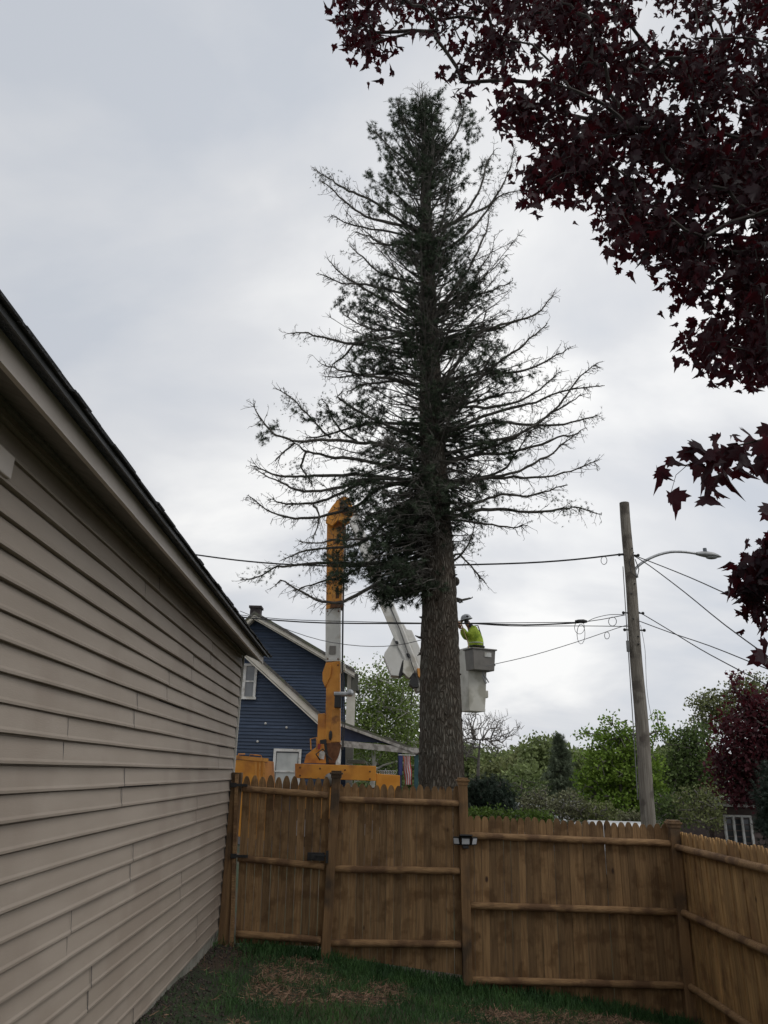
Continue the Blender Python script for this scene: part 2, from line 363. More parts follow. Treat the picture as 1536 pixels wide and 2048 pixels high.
# a street beyond the fence
def street():
    V, Fc = [], []; xs = np.linspace(-60, 80, 90)
    for i, x in enumerate(xs):
        for y in (20.3, 26.2): V.append((x, y, max(gz(x, y), -4.6) + .02))
    for i in range(len(xs) - 1): Fc.append((2 * i, 2 * i + 2, 2 * i + 3, 2 * i + 1))
    o = raw_mesh('road', V, Fc, mat('asphalt', (.045, .045, .047), (.065, .065, .066), 8, .9, .3)); tag(o, 'asphalt street running behind the fence', None, None, 'structure')
street()

# ---------------------------------------------------------------- tan garage on the left
WDIR = None
def garage():
    vp = ray(715, 1544); wd = Vector((vp.x, vp.y, 0)).normalized(); nrm = Vector((wd.y, -wd.x, 0))      # nrm points to the yard
    EX = .123
    w0 = Vector((-1.545, 0, 0))                       # a wall point abreast of the camera
    far = plane_hit(480, 1535, w0, nrm); Lf = 9.72
    z0 = -.122; ztop = EYE + 1.45
    def W(s, z, o=0): return w0 + wd * s + nrm * o + Vector((0, 0, z))
    g = thing('garage', 'long low house with tan vinyl siding filling the left side', 'building', W(Lf / 2, 0))
    s0 = -2.5
    seams = {}
    a = .3653; b_ = .3712
    raw = [(350, 430, a, 1300), (325, 560, a, 1300), (735, 290, a, 1300), (717, 385, a, 1300), (665, 690, a, 1300), (650, 800, a, 1300), (910, 170, a, 1300), (898, 255, a, 1300),
           (1045, 80, a, 1300), (1035, 150, a, 1300), (1150, 15, a, 1300), (1142, 75, a, 1300), (1190, 558, a, 1300), (1185, 620, a, 1300), (1068, 828, a, 1300), (1063, 895, a, 1300),
           (715, 1085, a, 1300), (700, 1185, a, 1300), (375, 1450, a, 1300), (352, 1580, a, 1300), (978, 1288, a, 1300), (970, 1368, a, 1300), (1068, 1495, a, 1300), (1062, 1565, a, 1300),
           (473, 1850, a, 1300), (455, 1970, a, 1300), (712, 2020, a, 1300), (858, 1538, b_, 580), (842, 1610, b_, 580), (765, 1628, b_, 580), (742, 1715, b_, 580), (1130, 1948, b_, 580), (1122, 2010, b_, 580), (1030, 2010, b_, 580)]
    for x, y, sc, oy in raw:
        h = plane_hit(x * sc, oy + y * sc, w0, nrm); k = math.floor((h.z - EYE) / EX)
        seams.setdefault(k, []).append((h - w0).dot(wd))
    mb = MB(); k0 = round((z0 - EYE) / EX); k1 = math.ceil((ztop - EYE) / EX)
    for k in range(k0, k1):
        za = EYE + k * EX; zb = min(za + EX, ztop + .03)
        cuts = [s0] + sorted(q_ for q_ in seams.get(k, []) if q_ < Lf - .3) + [Lf - .07 - .012 * (k % 2)]
        for i in range(len(cuts) - 1):
            e_ = .0045 * (len(cuts) - 2 - i)          # each nearer panel laps over the next
            sa, sb = cuts[i] - 0, cuts[i + 1]
            ns = max(1, int((sb - sa) / .6)); prev = None
            if i < len(cuts) - 2: sb -= .007 if sb < 5 else .011
            pr = [(zb + .004, -.009), (zb - .007, -.009), (zb - .011, .003), (za + .024, .0175), (za + .012, .0235), (za, .023), (za - .001, -.009)]
            base = len(mb.v)
            for q in range(ns + 1):
                s_ = sa + (sb - sa) * q / ns
                wv = .0022 * math.sin(s_ * 1.7 + k * 2.3) + .0012 * math.sin(s_ * 4.1 + k)
                for (z, o_) in pr: mb.v.append(tuple(W(s_, z + wv * .7, o_ + e_ + wv)))
            m_ = len(pr)
            for q in range(ns):
                for j in range(m_ - 1):
                    p_ = base + q * m_ + j; mb.f.append((p_, p_ + m_, p_ + m_ + 1, p_ + 1))
            for q in (0, ns):
                mb.f.append(tuple(base + q * m_ + j for j in range(m_)))
    mb.build('siding', M_siding, g)
    for k in range(k0, k1):                            # dark strips standing in for the shadow in the seams between siding panels
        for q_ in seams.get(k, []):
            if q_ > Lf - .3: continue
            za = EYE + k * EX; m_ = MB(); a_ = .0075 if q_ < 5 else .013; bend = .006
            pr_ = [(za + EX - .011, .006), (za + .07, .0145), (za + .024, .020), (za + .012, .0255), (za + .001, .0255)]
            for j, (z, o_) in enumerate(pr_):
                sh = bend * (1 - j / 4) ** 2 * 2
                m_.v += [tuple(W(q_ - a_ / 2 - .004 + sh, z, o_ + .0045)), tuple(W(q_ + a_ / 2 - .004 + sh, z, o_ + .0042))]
            m_.f = [(2 * j, 2 * j + 1, 2 * j + 3, 2 * j + 2) for j in range(4)]; m_.build('seam_shade', M_dark, g)
    # solid wall behind, end wall, foundation
    back = -7.0
    mb = MB(); c = W((s0 + Lf) / 2, (z0 + ztop) / 2, back / 2 - .01)
    rot = Matrix((nrm, wd, Vector((0, 0, 1)))).transposed()
    mb.box(c, (-back - .0, Lf - s0 - .03, ztop - z0), rot).build('wall_core', M_dark, g)
    mb = MB(); mb.box(W((s0 + Lf) / 2, z0 / 2 - .42, back / 2 - .012), (-back, Lf - s0 - .05, -z0 + .55 + .25), rot).build('foundation', M_concrete, g)
    mb = MB(); mb.box(W((s0 + Lf) / 2, z0 + .015, .0), (.012, Lf - s0, .012), rot).build('starter_strip', M_dark, g)
    # corner post
    mb = MB(); mb.box(W(Lf - .0, (z0 + ztop) / 2 - .01, .012), (.03, .022, ztop - z0 - .03), rot).build('corner_trim', M_cream, g, bevel=.003)
    mb = MB(); mb.box(W(Lf - .04, (z0 + ztop) / 2 - .01, .0), (.004, .06, ztop - z0 - .03), rot).build('corner_channel', M_black, g)
    # soffit, fascia, roof with drip edge
    OV = .27; zf0 = EYE + 1.30; zf1 = EYE + 1.40; Le = Lf + .02
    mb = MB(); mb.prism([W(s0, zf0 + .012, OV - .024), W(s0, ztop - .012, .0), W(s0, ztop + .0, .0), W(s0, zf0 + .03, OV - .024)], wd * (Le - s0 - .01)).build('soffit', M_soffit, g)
    mb = MB(); mb.box(W((s0 + Lf) / 2, ztop - .035, .03), (.03, Lf - s0, .035), rot).build('soffit_channel', M_soffit, g)
    fas = MB(); cuts = [s0, 3.86, 7.75, Le]
    for i in range(3):
        fas.box(W((cuts[i] + cuts[i + 1]) / 2, (zf0 + zf1) / 2 + .001 * i, OV - .012 + .0025 * (2 - i)), (.022, cuts[i + 1] - cuts[i] - .003, zf1 - zf0), rot)
    fas.build('fascia', M_trim, g)
    mb = MB(); mb.box(W((s0 + Le) / 2, EYE + 1.388, OV + .068), (.008, Le - s0, .026), rot).build('drip_edge', M_drip, g)
    # roof slab: pitch 22 deg
    mb = MB(); pt = math.tan(R_(22)); D = 4.2
    A = W(s0, EYE + 1.382, OV + .063); B = W(Le + .03, EYE + 1.382, OV + .063)
    up = nrm * -D + Vector((0, 0, D * pt)); th = Vector((0, 0, .018))
    mb.add([A, B, B + up, A + up, A + th, B + th, B + up + th, A + up + th], [(3, 2, 1, 0), (4, 5, 6, 7), (0, 1, 5, 4), (1, 2, 6, 5), (3, 0, 4, 7), (2, 3, 7, 6)])
    # ragged shingle tabs at the eave in three offset layers
    for lay in range(2):
        s_ = s0 + random.uniform(0, .2)
        while s_ < Le + .02:
            wdt = random.choice((.15, .2, .3)) + random.uniform(-.03, .02); oo = random.uniform(-.006, .007); tt = random.uniform(.006, .010)
            q = W(s_ + wdt / 2, EYE + 1.406 + (0, .009, .016)[lay] + (0, 0, .12)[lay] * pt + random.uniform(-.002, .003), OV + .085 + oo - (0, .004, .12)[lay])
            r2 = rot @ Matrix.Rotation(R_(22), 3, 'Y')
            mb.box(q + (r2 @ Vector((-.12, 0, 0))), (.26, wdt - .004, tt), r2); s_ += wdt
    mb.build('roof', M_shingle, g)
    # gable end triangle + rake
    Ltop = W(Lf, zf1, 0)
    tri = [W(Lf - .02, ztop, 0), W(Lf - .02, ztop, -3.9), W(Lf - .02, ztop + 3.9 * pt, -3.9)]
    MB().prism(tri, -wd * .1).build('gable_wall', M_siding, g)
    rk = MB(); a0 = W(Le, zf0 + .02, OV - .02); rk.prism([a0, a0 + Vector((0, 0, zf1 - zf0)), a0 + Vector((0, 0, zf1 - zf0)) + up * .93, a0 + up * .93], -wd * .022).build('rake_board', M_trim, g)
    # small vent hood near the left edge of the photograph
    h = plane_hit(-5, 932, w0, nrm)
    v = MB(); v.box(h + nrm * .03 - wd * .05, (.05, .15, .10), rot).build('vent_hood', M_trim, g, bevel=.005)
    return w0, wd, nrm, W, Lf
GAR = garage()

# ---------------------------------------------------------------- fence and gate
FY = 9.6
def pickets(mb, A0, A1, B0, B1, wdt, tip=.075, gap=.005, depth=.018, jit=.012, push=0):
    """A0,A1 = top left/right (tips); B0,B1 bottom left/right; gothic pointed boards"""
    A0, A1, B0, B1 = map(Vector, (A0, A1, B0, B1)); n = max(1, round((A1 - A0).length / wdt))
    across = (A1 - A0); nr = Vector((across.y, -across.x, 0)).normalized()
    for i in range(n):
        g0 = random.choice((0.0, .0005, .001, .002, gap)) if push == 0 else gap
        t0, t1 = (i) / n, (i + 1) / n
        ua = A0.lerp(A1, t0); ub = A0.lerp(A1, t1); la = B0.lerp(B1, t0); lb = B0.lerp(B1, t1)
        d = (ub - ua).normalized() * (g0 / 2 + .0008); ua += d; ub -= d; la += d; lb -= d
        dz = random.uniform(-jit, jit); up = (ua - la).normalized()
        ua += up * dz; ub += up * dz; mid = (ua + ub) / 2
        o = nr * random.uniform(-.007, .007)
        def at(t, k): return ua.lerp(ub, t) - up * k + o
        top = [at(0, tip * 1.25), at(.03, tip * .95), at(.14, tip * .5), at(.30, tip * .13), at(.42, 0.002), at(.58, 0.002), at(.70, tip * .13), at(.86, tip * .5), at(.97, tip * .95), at(1, tip * 1.25)]
        poly = [la + o, lb + o] + list(reversed(top))
        mb.prism(poly, nr * -depth)
def rail(mb, a, b, r=.039):
    a = Vector(a); b = Vector(b); n = 14
    pts = [a.lerp(b, i / n) + Vector((0, 0, random.uniform(-.002, .002))) for i in range(n + 1)]
    mb.tube(pts, [r * random.uniform(.96, 1.04) for _ in pts], 12)
def post(parent, base, top, wdt=.1, cap=True, mt=None, name='post'):
    m = MB(); m.bar(base, top, wdt, wdt, up=Vector((0, 1, 0))); o = m.build(name, mt or M_post, parent, bevel=.006)
    if cap:
        t = Vector(top); m = MB(); m.box(t + Vector((0, 0, .012)), (wdt + .05, wdt + .05, .024)); m.box(t + Vector((0, 0, .034)), (wdt + .015, wdt + .015, .02))
        m.box(t + Vector((0, 0, -.02)), (wdt + .02, wdt + .02, .04)); m.build('post_cap', M_post, o, bevel=.004)
    return o
def Q(px, py, o=0): return P(px, py, FY + o)
RZ = -.055
def fence():
    # gate
    g = thing('picket_gate', 'narrow stockade gate with rounded picket tops and black latch beside the tan wall', 'gate', Q(560, 1890))
    mb = MB(); pickets(mb, Q(486, 1550), Q(661, 1556), Q(470, 1886), Q(649, 1893), .093, tip=.085, gap=.005, jit=.014, push=1); mb.build('pickets', M_wood, g)
    for a, b in (((484, 1577), (656, 1591)), ((476, 1716), (649, 1733)), ((472, 1868), (642, 1880))):
        mb = MB(); rail(mb, Q(*a, RZ), Q(*b, RZ)); mb.build('rail', M_rail, g, smooth=True)
    la = Q(632, 1713, -.11)
    m = MB(); m.box(la, (.20, .03, .085)); m.box(la + Vector((.05, -.02, .012)), (.17, .03, .02)); m.box(la + Vector((-.03, -.025, -.005)), (.05, .04, .05)); m.box(la + Vector((.13, -.01, 0)), (.03, .05, .13)); m.build('latch', M_black, g, bevel=.003)
    # hinge side of the gate
    hp = thing('gate_post', 'dark hinge post standing between the tan wall and the gate', 'post', Q(458, 1900))
    post(hp, Q(446, 1905), Q(475, 1545), .12, False)
    m = MB(); m.bar(Q(463, 1912, -.07), Q(474, 1548, -.07), .04, .05, up=Vector((0, 1, 0))); m.build('jamb_board', M_rail, hp)
    for py in (1570, 1712):
        m = MB(); a = Q(467, py, -.1); m.box(a, (.07, .03, .05)); m.box(a + Vector((.09, -.005, 0)), (.16, .012, .03)); m.build('hinge', M_black, hp, bevel=.003)
    # panel two between the gate latch post and the light post
    f = thing('fence_panel', 'middle stockade fence panel left of the post with the solar light', 'fence', Q(795, 1890), 'stockade fence panels of the yard')
    mb = MB(); pickets(mb, Q(674, 1566), Q(920, 1573), Q(662, 1912), Q(925, 1950), .088, tip=.06); mb.build('pickets', M_wood, f)
    for a, b in (((672, 1599), (918, 1607)), ((668, 1738), (919, 1742)), ((660, 1886), (922, 1889))):
        mb = MB(); rail(mb, Q(*a, RZ), Q(*b, RZ)); mb.build('rail', M_rail, f, smooth=True)
    post(f, Q(651, 1915, -.045), Q(673, 1549, -.045), .105)
    # panel three
    f = thing('fence_panel', 'widest stockade fence panel right of the post with the solar light', 'fence', Q(1140, 1980), 'stockade fence panels of the yard')
    mb = MB(); pickets(mb, Q(934, 1630), Q(1336, 1648), Q(936, 1990), Q(1372, 2035), .085, tip=.05); mb.build('pickets', M_wood, f)
    for a, b in (((934, 1671), (1342, 1687)), ((936, 1811), (1354, 1824)), ((938, 1960), (1372, 1972))):
        mb = MB(); rail(mb, Q(*a, RZ), Q(*b, RZ)); mb.build('rail', M_rail, f, smooth=True)
    post(f, Q(935, 1970, -.045), Q(925, 1563, -.045), .105)
    # side fence towards the camera
    pc = Q(1382, 2045, -.045); pt = Q(1346, 1648, -.045)
    s = thing('fence_panel', 'golden side fence panel running toward the viewer at the right edge', 'fence', Q(1400, 2030), 'stockade fence panels of the yard')
    post(s, pc, pt, .115)
    X = P(1366, 1840, FY).x + .03; step = .40
    seg = [FY + .06, FY - 2.5, FY - 4.95]
    zt = P(1362, 1662, FY - .05).z
    for k in range(2):
        y0, y1 = seg[k], seg[k + 1]; dz = .02 * k
        mb = MB(); pickets(mb, (X, y0, zt + dz), (X + .02, y1, zt + dz), (X + .03, y0, zt - 2.02), (X + .04, y1, zt - 2.02), .072, tip=.06, gap=.008); mb.build('pickets', M_wood2, s)
        for h in (.175, .865, 1.60):
            mb = MB(); rail(mb, (X - .05, y0, zt - h), (X - .045, y1, zt - h)); mb.build('rail', M_rail, s, smooth=True)
        if k == 0: post(s, (X - .02, y1, zt - 1.95), (X - .02, y1, zt + .05), .105)
    # solar light on the middle post
    c = Q(931, 1682, -.13); t = thing('solar_light', 'small three panel solar light fixed to the middle fence post', 'lamp', c)
    m = MB(); m.box(c + Vector((0, .03, .02)), (.10, .05, .10)); m.box(c + Vector((0, 0, -.065)), (.07, .05, .03)); m.build('housing', M_black, t, bevel=.004)
    for i, (dx, an, wd_) in enumerate(((-.10, R_(38), .085), (0, 0, .11), (.10, R_(-38), .085))):
        r = Matrix.Rotation(-an, 3, 'Z') @ Matrix.Rotation(R_(12), 3, 'X'); cc = c + Vector((dx, -.01 + abs(dx) * .25, 0))
        m = MB(); m.box(cc, (wd_, .02, .09), r); fr = m.build('lamp_head', M_black, t, bevel=.003)
        m = MB(); m.box(cc + r @ Vector((0, -.011, 0)), (wd_ * .8, .006, .062), r); m.build('lens', M_whiteplastic, fr)
    m = MB(); m.box(c + Vector((0, -.02, .058)), (.15, .11, .012), Matrix.Rotation(R_(-12), 3, 'X')); m.build('solar_panel', M_black, t)
fence()

# ---------------------------------------------------------------- the tall dying spruce
TY = 17.0
TRK = [(888, 1640, 92), (886, 1600, 90), (882, 1560, 88), (882, 1450, 83), (881, 1350, 78), (880, 1250, 74), (878, 1150, 68), (872, 1050, 60), (868, 950, 52), (862, 800, 44), (858, 650, 36), (854, 500, 28), (851, 400, 20), (850, 300, 12), (850, 225, 5), (851, 200, 2)]
def trunk_pt(py):
    for (x0, y0, w0), (x1, y1, w1) in zip(TRK, TRK[1:]):
        if y1 <= py <= y0:
            t = (y0 - py) / (y0 - y1); return x0 + (x1 - x0) * t
    return 850
AX = [P(x, y, TY) for x, y, _ in TRK]; ARr = [w_ / 2 * mpp(x, y, TY) for x, y, w_ in TRK]
def axis_at(z):
    for a, b, ra, rb in zip(AX, AX[1:], ARr, ARr[1:]):
        if a.z <= z <= b.z:
            t = (z - a.z) / (b.z - a.z); return a.lerp(b, t), ra + (rb - ra) * t
    return AX[-1], ARr[-1]
BR = []
def crop(ox, oy, sc, L_): return [[(ox + x * sc, oy + y * sc) for x, y in q] for q in L_]
BR += crop(600, 160, .3255, [
 [(745,960),(600,850),(420,730),(330,690),(240,650),(180,600),(85,550)], [(745,920),(560,880),(450,850),(370,820),(270,740),(190,660),(120,615)],
 [(720,965),(560,935),(380,905),(270,870),(195,830)], [(745,850),(650,760),(560,680),(490,640)], [(740,1260),(600,1220),(470,1170),(380,1090),(300,1015)],
 [(700,1330),(520,1280),(350,1250),(250,1250),(105,1185)], [(700,1430),(480,1330),(350,1250),(240,1180),(175,1105)], [(700,1560),(520,1536),(400,1520),(260,1440)],
 [(850,930),(1000,830),(1090,700),(1130,600),(1150,500),(1200,430)], [(820,940),(900,900),(1060,820),(1160,770),(1240,660),(1290,540),(1320,430)],
 [(850,1060),(960,1000),(1080,890),(1180,760),(1250,700),(1370,680)], [(860,1400),(930,1300),(1040,1150),(1110,1010),(1150,900),(1160,820)],
 [(820,1480),(900,1400),(1010,1320),(1060,1250),(1110,1150),(1180,1055)], [(880,1400),(1000,1340),(1150,1300),(1230,1270),(1305,1240)],
 [(900,1640),(1150,1536),(1280,1490),(1430,1450),(1500,1390),(1560,1310)], [(850,930),(900,750),(920,620),(940,520)], [(720,1000),(620,1010),(500,1000),(420,960),(330,930)], [(760,1100),(620,1030),(480,1010),(400,1000)]])
BR += crop(820, 640, .293, [
 [(200,140),(380,90),(560,70),(700,20),(770,-10)], [(300,520),(450,420),(600,290),(740,200),(850,100),(940,25)], [(250,420),(400,380),(600,360),(780,350),(890,300),(1000,240),(1100,185)],
 [(250,610),(390,590),(520,590),(700,570),(850,500),(950,420),(1020,350)], [(200,780),(350,720),(500,660),(700,600),(860,560),(1000,500),(1170,465),(1330,450)],
 [(200,930),(300,900),(500,840),(700,790),(850,720),(980,620),(1070,510),(1170,380),(1265,300)], [(200,1000),(280,970),(500,890),(650,830),(830,730),(960,640),(1100,560),(1170,505)],
 [(230,960),(500,920),(700,900),(900,850),(1010,800),(1120,785),(1165,750)], [(230,1110),(500,1080),(680,1050),(850,980),(970,910),(1050,840),(1120,785)],
 [(200,1120),(300,1100),(500,1080),(700,1075),(920,1070),(1100,1030),(1280,960)], [(200,1340),(370,1275),(500,1230),(620,1190),(800,1200),(950,1160),(1080,1125)],
 [(200,1350),(420,1310),(600,1290),(740,1310),(920,1310),(1050,1285),(1150,1280),(1300,1335)], [(250,1360),(430,1380),(560,1400),(700,1415),(800,1405)], [(230,1680),(300,1640),(380,1560),(420,1480),(450,1400)],
 [(250,800),(550,700),(850,720),(1050,710),(1200,670),(1290,650)], [(250,1120),(550,1060),(660,1000),(740,880),(850,730)], [(250,600),(470,550),(600,520),(775,480)],
 [(260,1640),(340,1600),(400,1660),(460,1730),(520,1800)], [(200,700),(330,600),(450,450),(520,300),(600,180)], [(180,520),(300,330),(420,180),(480,60),(520,-60)]])
BR += crop(480, 640, .293, [
 [(1280,90),(1200,100),(880,140),(780,160),(650,145),(540,115),(430,90),(330,95)], [(1280,250),(1000,205),(880,180),(720,155),(560,120)], [(780,160),(720,240),(640,300),(610,350)],
 [(1280,450),(1080,410),(900,385),(750,360),(640,325),(555,300)], [(1280,400),(1100,360),(900,370),(740,385),(570,392)], [(1290,460),(1080,420),(900,435),(800,455),(720,495)],
 [(1290,840),(960,700),(820,630),(720,570),(670,525),(690,495)], [(1290,960),(1000,860),(850,840),(720,825),(560,820),(400,830),(280,800),(200,750),(130,650),(90,570)],
 [(1280,700),(900,700),(750,740),(580,790),(450,800)], [(620,800),(560,760),(500,680),(420,600),(350,530),(245,470)], [(1290,1040),(850,960),(650,940),(500,910),(420,880),(370,840)],
 [(1290,1100),(860,1060),(700,1060),(500,1065),(380,1070),(250,1060),(150,1020),(100,1000)], [(1290,1080),(850,1090),(700,1140),(550,1165),(400,1160),(320,1130),(200,1070),(110,1020)],
 [(1290,1120),(860,1110),(700,1180),(540,1240),(400,1255),(280,1250),(205,1220)], [(1290,1050),(950,1150),(800,1270),(600,1330),(420,1355),(300,1340),(180,1290),(60,1190)],
 [(1290,1300),(1000,1380),(900,1480),(760,1540),(560,1560),(400,1590),(270,1640)], [(1300,1560),(1000,1660),(700,1665),(520,1660),(350,1680),(260,1680),(150,1740),(0,1780)],
 [(1320,1600),(1100,1740),(850,1850),(700,1920),(560,1920),(430,1870),(300,1780),(240,1810)], [(1100,1440),(820,1500),(660,1500),(520,1520),(400,1520)], [(800,830),(700,760),(640,690),(600,600),(560,540)],
 [(1100,1500),(800,1700),(600,1780),(450,1810),(380,1850)], [(370,840),(300,900),(240,960)], [(450,900),(420,1000),(470,1080),(500,1130)], [(500,1260),(530,1300),(540,1380),(500,1490)]])
BR += [[(850, 345), (880, 310), (908, 275), (925, 230), (930, 205)], [(850, 350), (810, 318), (775, 290), (752, 262)], [(850, 330), (822, 290), (800, 240), (795, 200)], [(850, 300), (858, 250), (868, 190)]]
BR += [[(900, 1198), (925, 1199), (946, 1195)], [(900, 1196), (918, 1203), (926, 1204)], [(855, 1235), (838, 1234)], [(850, 1306), (835, 1310)]]

def twigs(mb, pts, rnd, dens, lmin, lmax, rad, droop=.25, start=.2, sub=3, tips=None):
    """irregular side shoots of a dead branch, flat sprays with short side twigs"""
    segs = [(pts[i + 1] - pts[i]).length for i in range(len(pts) - 1)]; T = sum(segs)
    n = int(T * dens)
    for _ in range(n):
        u = start + (1 - start) * rnd.random() ** .8; d = u * T; i = 0
        while i < len(segs) - 1 and d > segs[i]: d -= segs[i]; i += 1
        p = pts[i].lerp(pts[i + 1], min(1, d / max(segs[i], 1e-6))); t = (pts[i + 1] - pts[i]).normalized()
        side = t.cross(Vector((0, 0, 1)));
        if side.length < .1: side = Vector((1, 0, 0))
        side.normalize(); sg = rnd.choice((-1, 1))
        dr = (t * rnd.uniform(.4, 1.1) + side * sg * rnd.uniform(.3, 1.0) + Vector((rnd.gauss(0, .25), rnd.gauss(0, .25), rnd.gauss(-droop, .45)))).normalized()
        l = rnd.uniform(lmin, lmax) * (1.1 - .5 * u)
        q = [p]; dd = dr.copy()
        for s in range(3):
            dd = (dd + Vector((rnd.gauss(0, .16), rnd.gauss(0, .16), rnd.gauss(0, .16)))).normalized(); q.append(q[-1] + dd * l / 3)
        mb.tube(q, [rad, rad * .8, rad * .65, rad * .4], 3, False)
        if tips is not None: tips.append((q, l))
        for s in range(rnd.randint(1, sub)):
            b = q[rnd.randint(1, 3)]; d2 = (dd * .7 + Vector((rnd.gauss(0, .6), rnd.gauss(0, .6), rnd.gauss(-.1, .55)))).normalized(); l2 = l * rnd.uniform(.2, .5)
            m_ = b + d2 * l2 * .5 + Vector((rnd.gauss(0, .01), rnd.gauss(0, .01), rnd.gauss(0, .01)))
            mb.tube([b, m_, b + (d2 + Vector((0, 0, rnd.gauss(0, .3)))) * l2], [rad * .65, rad * .55, rad * .35], 3, False)
            if l2 > .1:
                d3 = (d2 + Vector((rnd.gauss(0, .7), rnd.gauss(0, .7), rnd.gauss(0, .7)))).normalized()
                mb.tube([m_, m_ + d3 * l2 * .4], [rad * .5, rad * .35], 3, False)

def smooth_path(pts, rnd, jit=.0):
    o = [pts[0]]
    for i in range(len(pts) - 1):
        a = pts[max(i - 1, 0)]; b = pts[i]; c = pts[i + 1]; d = pts[min(i + 2, len(pts) - 1)]
        for t in (.33, .67, 1.0):
            v = .5 * ((2 * b) + (c - a) * t + (2 * a - 5 * b + 4 * c - d) * t * t + (3 * b - a - 3 * c + d) * t ** 3)
            o.append(v + Vector((rnd.gauss(0, jit), rnd.gauss(0, jit), rnd.gauss(0, jit))))
    return o

